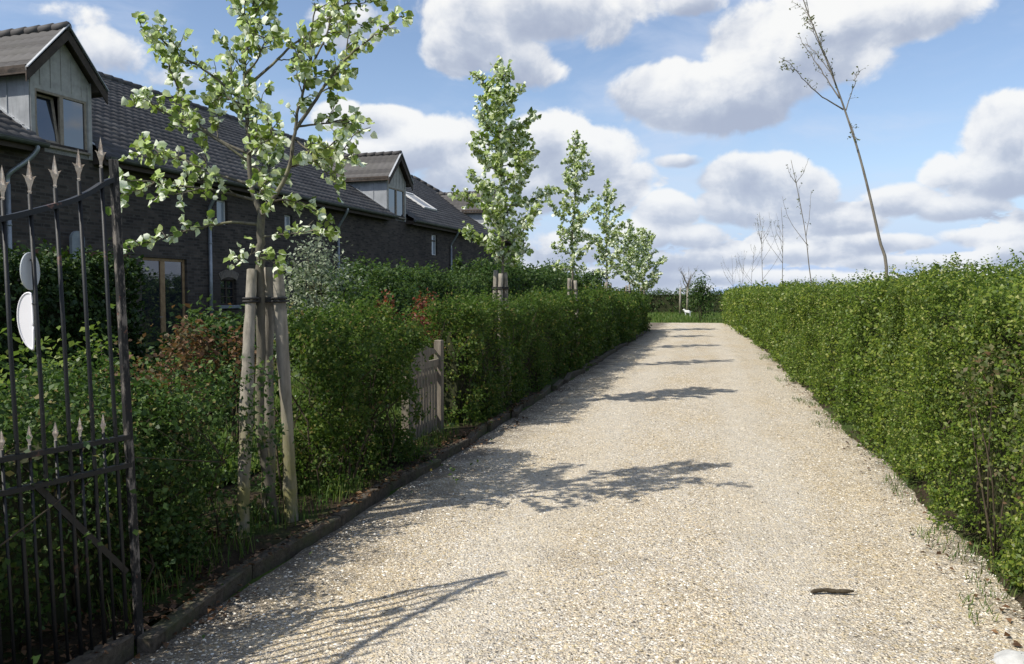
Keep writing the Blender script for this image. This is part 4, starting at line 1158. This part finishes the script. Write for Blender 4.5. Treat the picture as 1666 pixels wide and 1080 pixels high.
# grey round topped slab leaning at the wall behind the conifer hedge
p = H0+HD*12.93+HN*.22
root = empty('stone_slab', tuple(p), 'grey round topped slab standing against the house wall behind the conifer hedge', 'slab', rz=-HA)
m_ = MB(); pr = [(0, -.16, 0), (0, .16, 0), (0, .16, 2.72)]+[(0, .16*math.cos(t), 2.72+.16*math.sin(t)) for t in np.linspace(.2, math.pi-.2, 9)]+[(0, -.16, 2.72)]
m_.prism(pr, (.07, 0, 0)); m_.build('slab', M['slab'], root)

# ------------------------------------------------------------------ iron gate, swung open along the left edge
GA = R(11.7); g_ = np.array([math.sin(GA), math.cos(GA), 0]); G0 = np.array([-2.45, 3.02, 0])
gate = empty('iron_gate', tuple(G0), 'black wrought iron gate with pale spear points, standing open at the left', 'gate', rz=-GA)
LN = -.045                                                          # the leaf leans a little off plumb
def gp(s, z, o=0.0): return np.array([o+LN*z, s, z])
def gbox(m, s, z0, z1, ws, wo, bev=.002):
    m.frame_box(gp(s, (z0+z1)/2), (wo, 0, 0), (0, ws, 0), (LN*(z1-z0)/2, 0, (z1-z0)/2), bev)
rail_s = [.0, -.054, -.175, -.279, -.384, -.503, -.62, -.75, -.95, -1.2, -1.5, -1.9]
rail_z = [2.115, 2.07, 1.994, 1.958, 1.923, 1.884, 1.86, 1.845, 1.84, 1.86, 1.90, 1.97]
m_ = MB(); gbox(m_, .012, .03, 2.19, .017, .012); m_.build('stile', M['peel'], gate)
m_ = MB(); gbox(m_, -1.92, .0, 2.25, .025, .025); m_.build('stile', M['iron'], gate)
ss = np.linspace(.0, -1.9, 60); zz = np.interp(-ss, [-q for q in rail_s], rail_z); zz = np.convolve(np.pad(zz, 2, mode='edge'), np.ones(5)/5, 'valid')
def flat_bar(ss, zz, w=.008, h=.014):
    m = MB(); vs = []
    for s, z in zip(ss, zz):
        for o, dz in ((-w, -h), (w, -h), (w, h), (-w, h)): vs.append(gp(s, z+dz, o))
    n = len(ss); fs = [(i*4+j, i*4+(j+1) % 4, (i+1)*4+(j+1) % 4, (i+1)*4+j) for i in range(n-1) for j in range(4)]+[(0, 1, 2, 3), tuple(range(4*n-4, 4*n))]
    m.add(vs, fs); return m
flat_bar(ss, zz, .016, .011).build('top_rail', M['iron'], gate)
flat_bar([.012, -1.9], [.966, .978], .015, .010).build('rail', M['iron'], gate)
flat_bar([.012, -1.9], [.842, .845], .015, .010).build('rail', M['iron'], gate)
flat_bar([.012, -1.9], [.085, .085], .013, .014).build('rail', M['iron'], gate)
m_ = MB(); m_.frame_box((gp(-.42, .84)+gp(-.035, .375))/2, (gp(-.035, .375)-gp(-.42, .84))/2, (.006, 0, 0), (0, .010, .008)); m_.build('brace', M['iron'], gate)
def spear(z, s, L, w, parent, barbs=True):
    f = MB(); q = gp(s, z)
    sec = [(0, .28), (.08, .5), (.10, .34), (.22, .42), (.42, .95), (.55, .62), (.80, .34), (1.0, .02)]
    n = 8; vs = []
    for t, r in sec:
        for j in range(n):
            a = 2*math.pi*j/n; rr = r*w*(1.0 if j % 2 == 0 else .62)
            vs.append(q+np.array([math.cos(a)*rr*.75, math.sin(a)*rr, t*L]))
    k = len(sec)
    f.add(vs, [(i*n+j, i*n+(j+1) % n, (i+1)*n+(j+1) % n, (i+1)*n+j) for i in range(k-1) for j in range(n)]+[tuple(range(n))[::-1]])
    for sg in (-1, 1) if barbs else ():                           # two little barbs
        f.add([q+np.array([0, sg*w*.5, L*.36]), q+np.array([.005, sg*w*.6, L*.50]), q+np.array([-.005, sg*w*.6, L*.50]), q+np.array([0, sg*w*1.55, L*.56])], [(0, 1, 3), (0, 3, 2), (1, 2, 3), (0, 2, 1)])
    f.build('finial', M['finial'], parent)
for i in range(17):
    s = -.052-.109*i; zt = float(np.interp(-s, [-q for q in rail_s], rail_z))
    m_ = MB(); ztop = zt+.07
    jit = random.uniform(-.003, .003)
    m_.tube([gp(s, .03), gp(s+jit, .5), gp(s, .84), gp(s-jit, 1.4), gp(s, ztop)], .0085, 7)
    b = m_.build('bar', M['iron'], gate); spear(ztop, s, .135, .019, b)
for i in range(17):
    s = -.112-.109*i
    m_ = MB(); m_.tube([gp(s, .03), gp(s, 1.005)], .0068, 6); b = m_.build('dog_bar', M['iron'], gate); spear(1.0, s, .085, .015, b, False)
# plates hanging on the gate
def plate(label, s, z, rs, rz, mtl, half=False, tilt=0.0):
    root = empty('oval_plate', tuple(G0+g_*s+np.array([math.cos(GA), -math.sin(GA), 0])*(LN*z-.02)), label, 'plate', rz=-GA)
    ts = np.linspace(0, 2*math.pi, 40, endpoint=False); m = MB()
    pts = []
    for t in ts:
        y = rs*math.cos(t)
        if half: y = y if y < 0 else .10*y
        pts.append((tilt*y, y, z+rz*math.sin(t)+(-.02*math.cos(t) if half else 0)))
    m.prism(pts, (-.006, 0, 0)); m.build('plate', mtl, root)
    r_ = MB(); r_.tube([(p_[0]-.003, p_[1], p_[2]) for p_ in pts+[pts[0]]], .004, 5); r_.build('rim', mtl, root)
    w_ = MB(); w_.tube([(.0, .0, z+rz*.6), (.022, .004, z+rz*.6), (.03, 0, z+rz*.62), (.022, -.004, z+rz*.64), (0, 0, z+rz*.64)], .0025, 4); w_.build('wire', M['iron'], root)
plate('round pale grey plate hanging on the iron gate, above the bright white one', -.380, 1.690, .047, .072, M['plate_g'], tilt=-.3)
plate('bright white half oval plate hanging on the iron gate, below the round grey one', -.385, 1.490, .0215, .112, M['plate_w'], True, 2.5)

# ------------------------------------------------------------------ little wooden garden gate
wg = empty('wooden_gate', (-2.93, 8.42, 0), 'narrow weathered wooden garden gate with a carved top board, half hidden in the left hedge', 'gate', rz=R(0))
def wgp(b, z, o=0): return (o, b, z)
pst = MB(); pst.box(-.045, .045, .12, .21, 0, 1.08, .008); pst.build('post', M['plank'], wg)
pst = MB(); pst.box(-.045, .045, -.88, -.79, 0, 1.08, .008); pst.build('post', M['plank'], wg)
for i in range(9):
    bd = MB(); y = -.74+.092*i; bd.box(-.012, .012, y, y+.070, .08, .80+.004*random.random(), .004); bd.build('slat', M['plank'], wg)
tpb = MB(); n = 16; up_ = []; dn = []
for i in range(n+1):
    t = i/n; y = -.78+.90*t; up_.append((.016, y, .93+.11*math.sin(t*math.pi)-.02*math.cos(t*6*math.pi)*.5)); dn.append((.016, y, .80))
arc_hole = [(.016, -.33+.15*math.cos(a), .90+.07*math.sin(a)) for a in np.linspace(0, math.pi, 9)]
for i in range(n): 
    a_, b_ = up_[i], up_[i+1]; c_, d_ = dn[i+1], dn[i]
    ym = (a_[1]+b_[1])/2
    if abs(ym+.05) < .17:                                          # pierced scroll in the board
        hh = .88+.05*math.sqrt(max(0, 1-((ym+.05)/.17)**2))
        tpb.prism([d_, c_, (c_[0], c_[1], .872), (d_[0], d_[1], .872)], (-.034, 0, 0))
        tpb.prism([(d_[0], d_[1], hh+.012), (c_[0], c_[1], hh+.012), b_, a_], (-.034, 0, 0))
    else: tpb.prism([d_, c_, b_, a_], (-.034, 0, 0))
tpb.build('top_board', M['plank'], wg)
rl = MB(); rl.box(-.05, -.014, -.79, .12, .68, .76, .005); rl.box(-.05, -.014, -.79, .12, .16, .25, .005); rl.build('rail', M['plank'], wg)

# ------------------------------------------------------------------ far end of the drive
def end_tree():
    root = empty('bare_tree', (-1.42, 61.0, 0), 'small bare tree between two pale posts beyond the end of the drive', 'tree')
    t = MB(); tr = [np.array([rng.normal(0, .03), rng.normal(0, .03), z]) for z in np.linspace(0, 2.4, 6)]
    t.tube(spline(tr, 16), np.linspace(.08, .05, 16), 8); tw = MB()
    for i in range(22):
        f = rng.uniform(1.5, 2.5); a = rng.uniform(0, 6.28); L = rng.uniform(.7, 1.5)
        p = np.array([0, 0, f]); e = p+np.array([math.cos(a)*L*.55, math.sin(a)*L*.55, L*.95]); tw.tube(spline([p, (p+e)/2+rng.normal(0, .05, 3), e], 6), np.linspace(.022, .007, 6), 4)
        for j in range(3):
            q = p+(e-p)*rng.uniform(.4, .9); d = unit(rng.normal(size=3)+np.array([0, 0, 1.2]))*.35; tw.tube(np.array([q, q+d]), [.010, .005], 3)
    t.build('trunk', M['bark_far'], root); tw.build('twigs', M['bark_far'], root)
end_tree()
for dx, lb in ((-.42, 'pale wooden post left of the small bare tree beyond the drive'), (.10, 'pale wooden post right of the small bare tree beyond the drive')):
    root = empty('wooden_post', (-1.50+dx, 60.6, 0), lb, 'post', 'pale posts by the small bare tree')
    m_ = MB(); m_.tube([(0, 0, 0), (0, 0, 1.0), (.01, 0, 2.05)], [.075, .072, .068], 10, jit=.05); m_.build('post', M['stake'], root)
def animal():
    root = empty('animal', (-1.32, 58.5, .0), 'small white four legged animal standing on the grass beyond the end of the drive', 'animal', rz=R(12))
    root.scale = (.78, .78, .78)
    sk = bpy.data.meshes.new('body')
    J = [(-.02, 0, .42, .13), (.16, 0, .43, .14), (-.18, 0, .43, .12), (-.27, 0, .52, .075), (-.33, 0, .62, .06), (-.41, 0, .61, .045), (-.46, 0, .59, .03),
         (-.19, .07, .28, .045), (-.19, .075, .12, .028), (-.20, .075, .01, .026), (-.19, -.07, .28, .045), (-.19, -.075, .12, .028), (-.20, -.075, .01, .026),
         (.19, .07, .28, .055), (.215, .075, .14, .03), (.20, .075, .01, .026), (.19, -.07, .28, .055), (.215, -.075, .14, .03), (.20, -.075, .01, .026),
         (.29, 0, .46, .03), (.35, 0, .40, .018), (-.31, .05, .68, .018), (-.31, -.05, .68, .018)]
    E = [(0, 1), (0, 2), (2, 3), (3, 4), (4, 5), (5, 6), (2, 7), (7, 8), (8, 9), (2, 10), (10, 11), (11, 12), (1, 13), (13, 14), (14, 15), (1, 16), (16, 17), (17, 18), (1, 19), (19, 20), (4, 21), (4, 22)]
    sk.from_pydata([j[:3] for j in J], E, []); sk.update()
    o = bpy.data.objects.new('body', sk); COL.objects.link(o); o.parent = root
    md = o.modifiers.new('skin', 'SKIN')
    for v, j in zip(sk.skin_vertices[0].data, J): v.radius = (j[3], j[3])
    sk.skin_vertices[0].data[0].use_root = True
    o.modifiers.new('sub', 'SUBSURF').levels = 1
    o.modifiers['sub'].render_levels = 1
    sk.materials.append(M['fur'])
animal()
# ------------------------------------------------------------------ small things on the drive
ws = empty('white_stone', (1.33, 3.80, -.025), 'large pale boulder at the near right edge of the drive', 'stone')
us, vs_ = np.meshgrid(np.linspace(0, 2*math.pi, 33)[:-1], np.linspace(.02, math.pi*.62, 14))
D = np.stack([np.sin(vs_)*np.cos(us), np.sin(vs_)*np.sin(us), np.cos(vs_)], 2).reshape(-1, 3)
rr = .11*(1+.35*(vnoise(D, 1.6, 2)-.5)+.14*(vnoise(D, 4.5, 3)-.5))
V = D*rr[:, None]*np.array([1.25, 1.0, .75])
i = np.arange(32*13); r_ = i//32; c2 = i % 32
np_mesh('boulder', V, np.stack([r_*32+c2, r_*32+(c2+1) % 32, (r_+1)*32+(c2+1) % 32, (r_+1)*32+c2], 1), M['stone'], ws, True)
tg = empty('twig', (.66, 4.45, .02), 'short dark mossy twig lying on the gravel in the right foreground', 'twig')
m_ = MB(); m_.tube(spline([(-.11, -.035, .012), (-.05, -.01, .018), (.03, .004, .014), (.11, .02, .016)], 12), [.006, .012, .011, .012, .010, .011, .012, .010, .012, .011, .008, .004], 7, jit=.3); m_.build('twig', M['stem'], tg)
# grass: verge tufts, weeds in the gravel edge, lawn blades
def grass(name, label, P, h, w, bend=.5):
    n = len(P); a = rng.uniform(0, 6.28, n); d = np.stack([np.cos(a), np.sin(a), np.zeros(n)], 1); s = np.stack([-np.sin(a), np.cos(a), np.zeros(n)], 1)
    h = h*rng.uniform(.5, 1.3, n)[:, None]; w = w*rng.uniform(.7, 1.3, n)[:, None]; b = bend*rng.uniform(.2, 1.2, n)[:, None]
    V = np.stack([P-s*w*.5, P+s*w*.5, P+s*w*.35+d*h*b*.4+[0, 0, 1]*h*.6, P-s*w*.35+d*h*b*.4+[0, 0, 1]*h*.6, P+d*h*b+[0, 0, 1]*h*.95], 1).reshape(-1, 3)
    base = np.arange(n)[:, None]*5
    Q = np.concatenate([base+np.array([[0, 1, 2]]), base+np.array([[0, 2, 3]]), base+np.array([[3, 2, 4]])], 0)
    o = np_mesh(name, V, Q, M['grass']); return tag(o, label, 'grass', kind='stuff')
def clumps(n, x0, x1, y0, y1, z, seed, thr):
    P = np.stack([rng.uniform(x0, x1, n), y0+(y1-y0)*rng.random(n)**1.3, np.zeros(n)], 1)
    P = P[vnoise(P, 2.2, seed) > thr]; P[:, 2] = z; return P
grass('verge_grass', 'rough grass tufts under the left hedge', clumps(9000, -3.7, -2.60, 1.0, 12, .06, 81, .47), .13, .006)
grass('weeds', 'thin weeds growing at the right edge of the gravel', clumps(5200, 1.25, 1.75, 2.4, 22, .02, 82, .60), .055, .006, .9)
lp = np.stack([rng.uniform(-7.2, -3.6, 60000), 1+22*rng.random(60000)**1.2], 1)
lp = np.concatenate([lp, lawn_z(lp[:, 0], lp[:, 1])[:, None]], 1)
grass('lawn_grass', 'short sunlit lawn grass in the garden behind the left hedge', lp, .075, .010)
fe = np.stack([rng.uniform(-26, 1.5, 30000), 44.8+22*rng.random(30000), np.full(30000, -.012)], 1)
fe = fe[~((fe[:, 0] < -2.6) & (fe[:, 1] < 46))]
grass('far_grass', 'bright green grass beyond the end of the drive', fe, .20, .03)
# dead leaves along the kerb and under the hedges
n = 9000
P = np.stack([rng.uniform(-3.4, -2.2, n), .8+13*rng.random(n)**1.3, np.zeros(n)], 1)
P = P[(vnoise(P, 1.6, 91) > .46)]
P[:, 2] = np.where(P[:, 0] > -2.42, .022, .08)+rng.random(len(P))*.012
keep = (P[:, 0] < -2.53) | (P[:, 0] > -2.41); P = P[keep & ((P[:, 0] < -2.5) | (rng.random(len(P)) < .6))]
P2 = np.stack([1.8-.5*rng.random(420)**2, 2.5+13*rng.random(420)**1.3, np.full(420, .026)], 1)
P = np.vstack([P, P2])
P3 = np.stack([rng.uniform(-2.53, -2.42, 900), 1+11*rng.random(900)**1.2, np.full(900, .099)], 1)
P = np.vstack([P, P3])
A = unit(np.concatenate([rng.normal(size=(len(P), 2)), rng.normal(0, .15, (len(P), 1))], 1)); N = unit(np.array([0, 0, 1.])+rng.normal(0, .35, (len(P), 3)))
L = rng.uniform(.02, .05, len(P)); V, Q = leaf_arrays(P, A, N, L, L*.6, 'diamond', .25)
tag(np_mesh('dead_leaves', V, Q, M['litter']), 'brown dead leaves littering the ground under the hedges', 'leaves', kind='stuff')
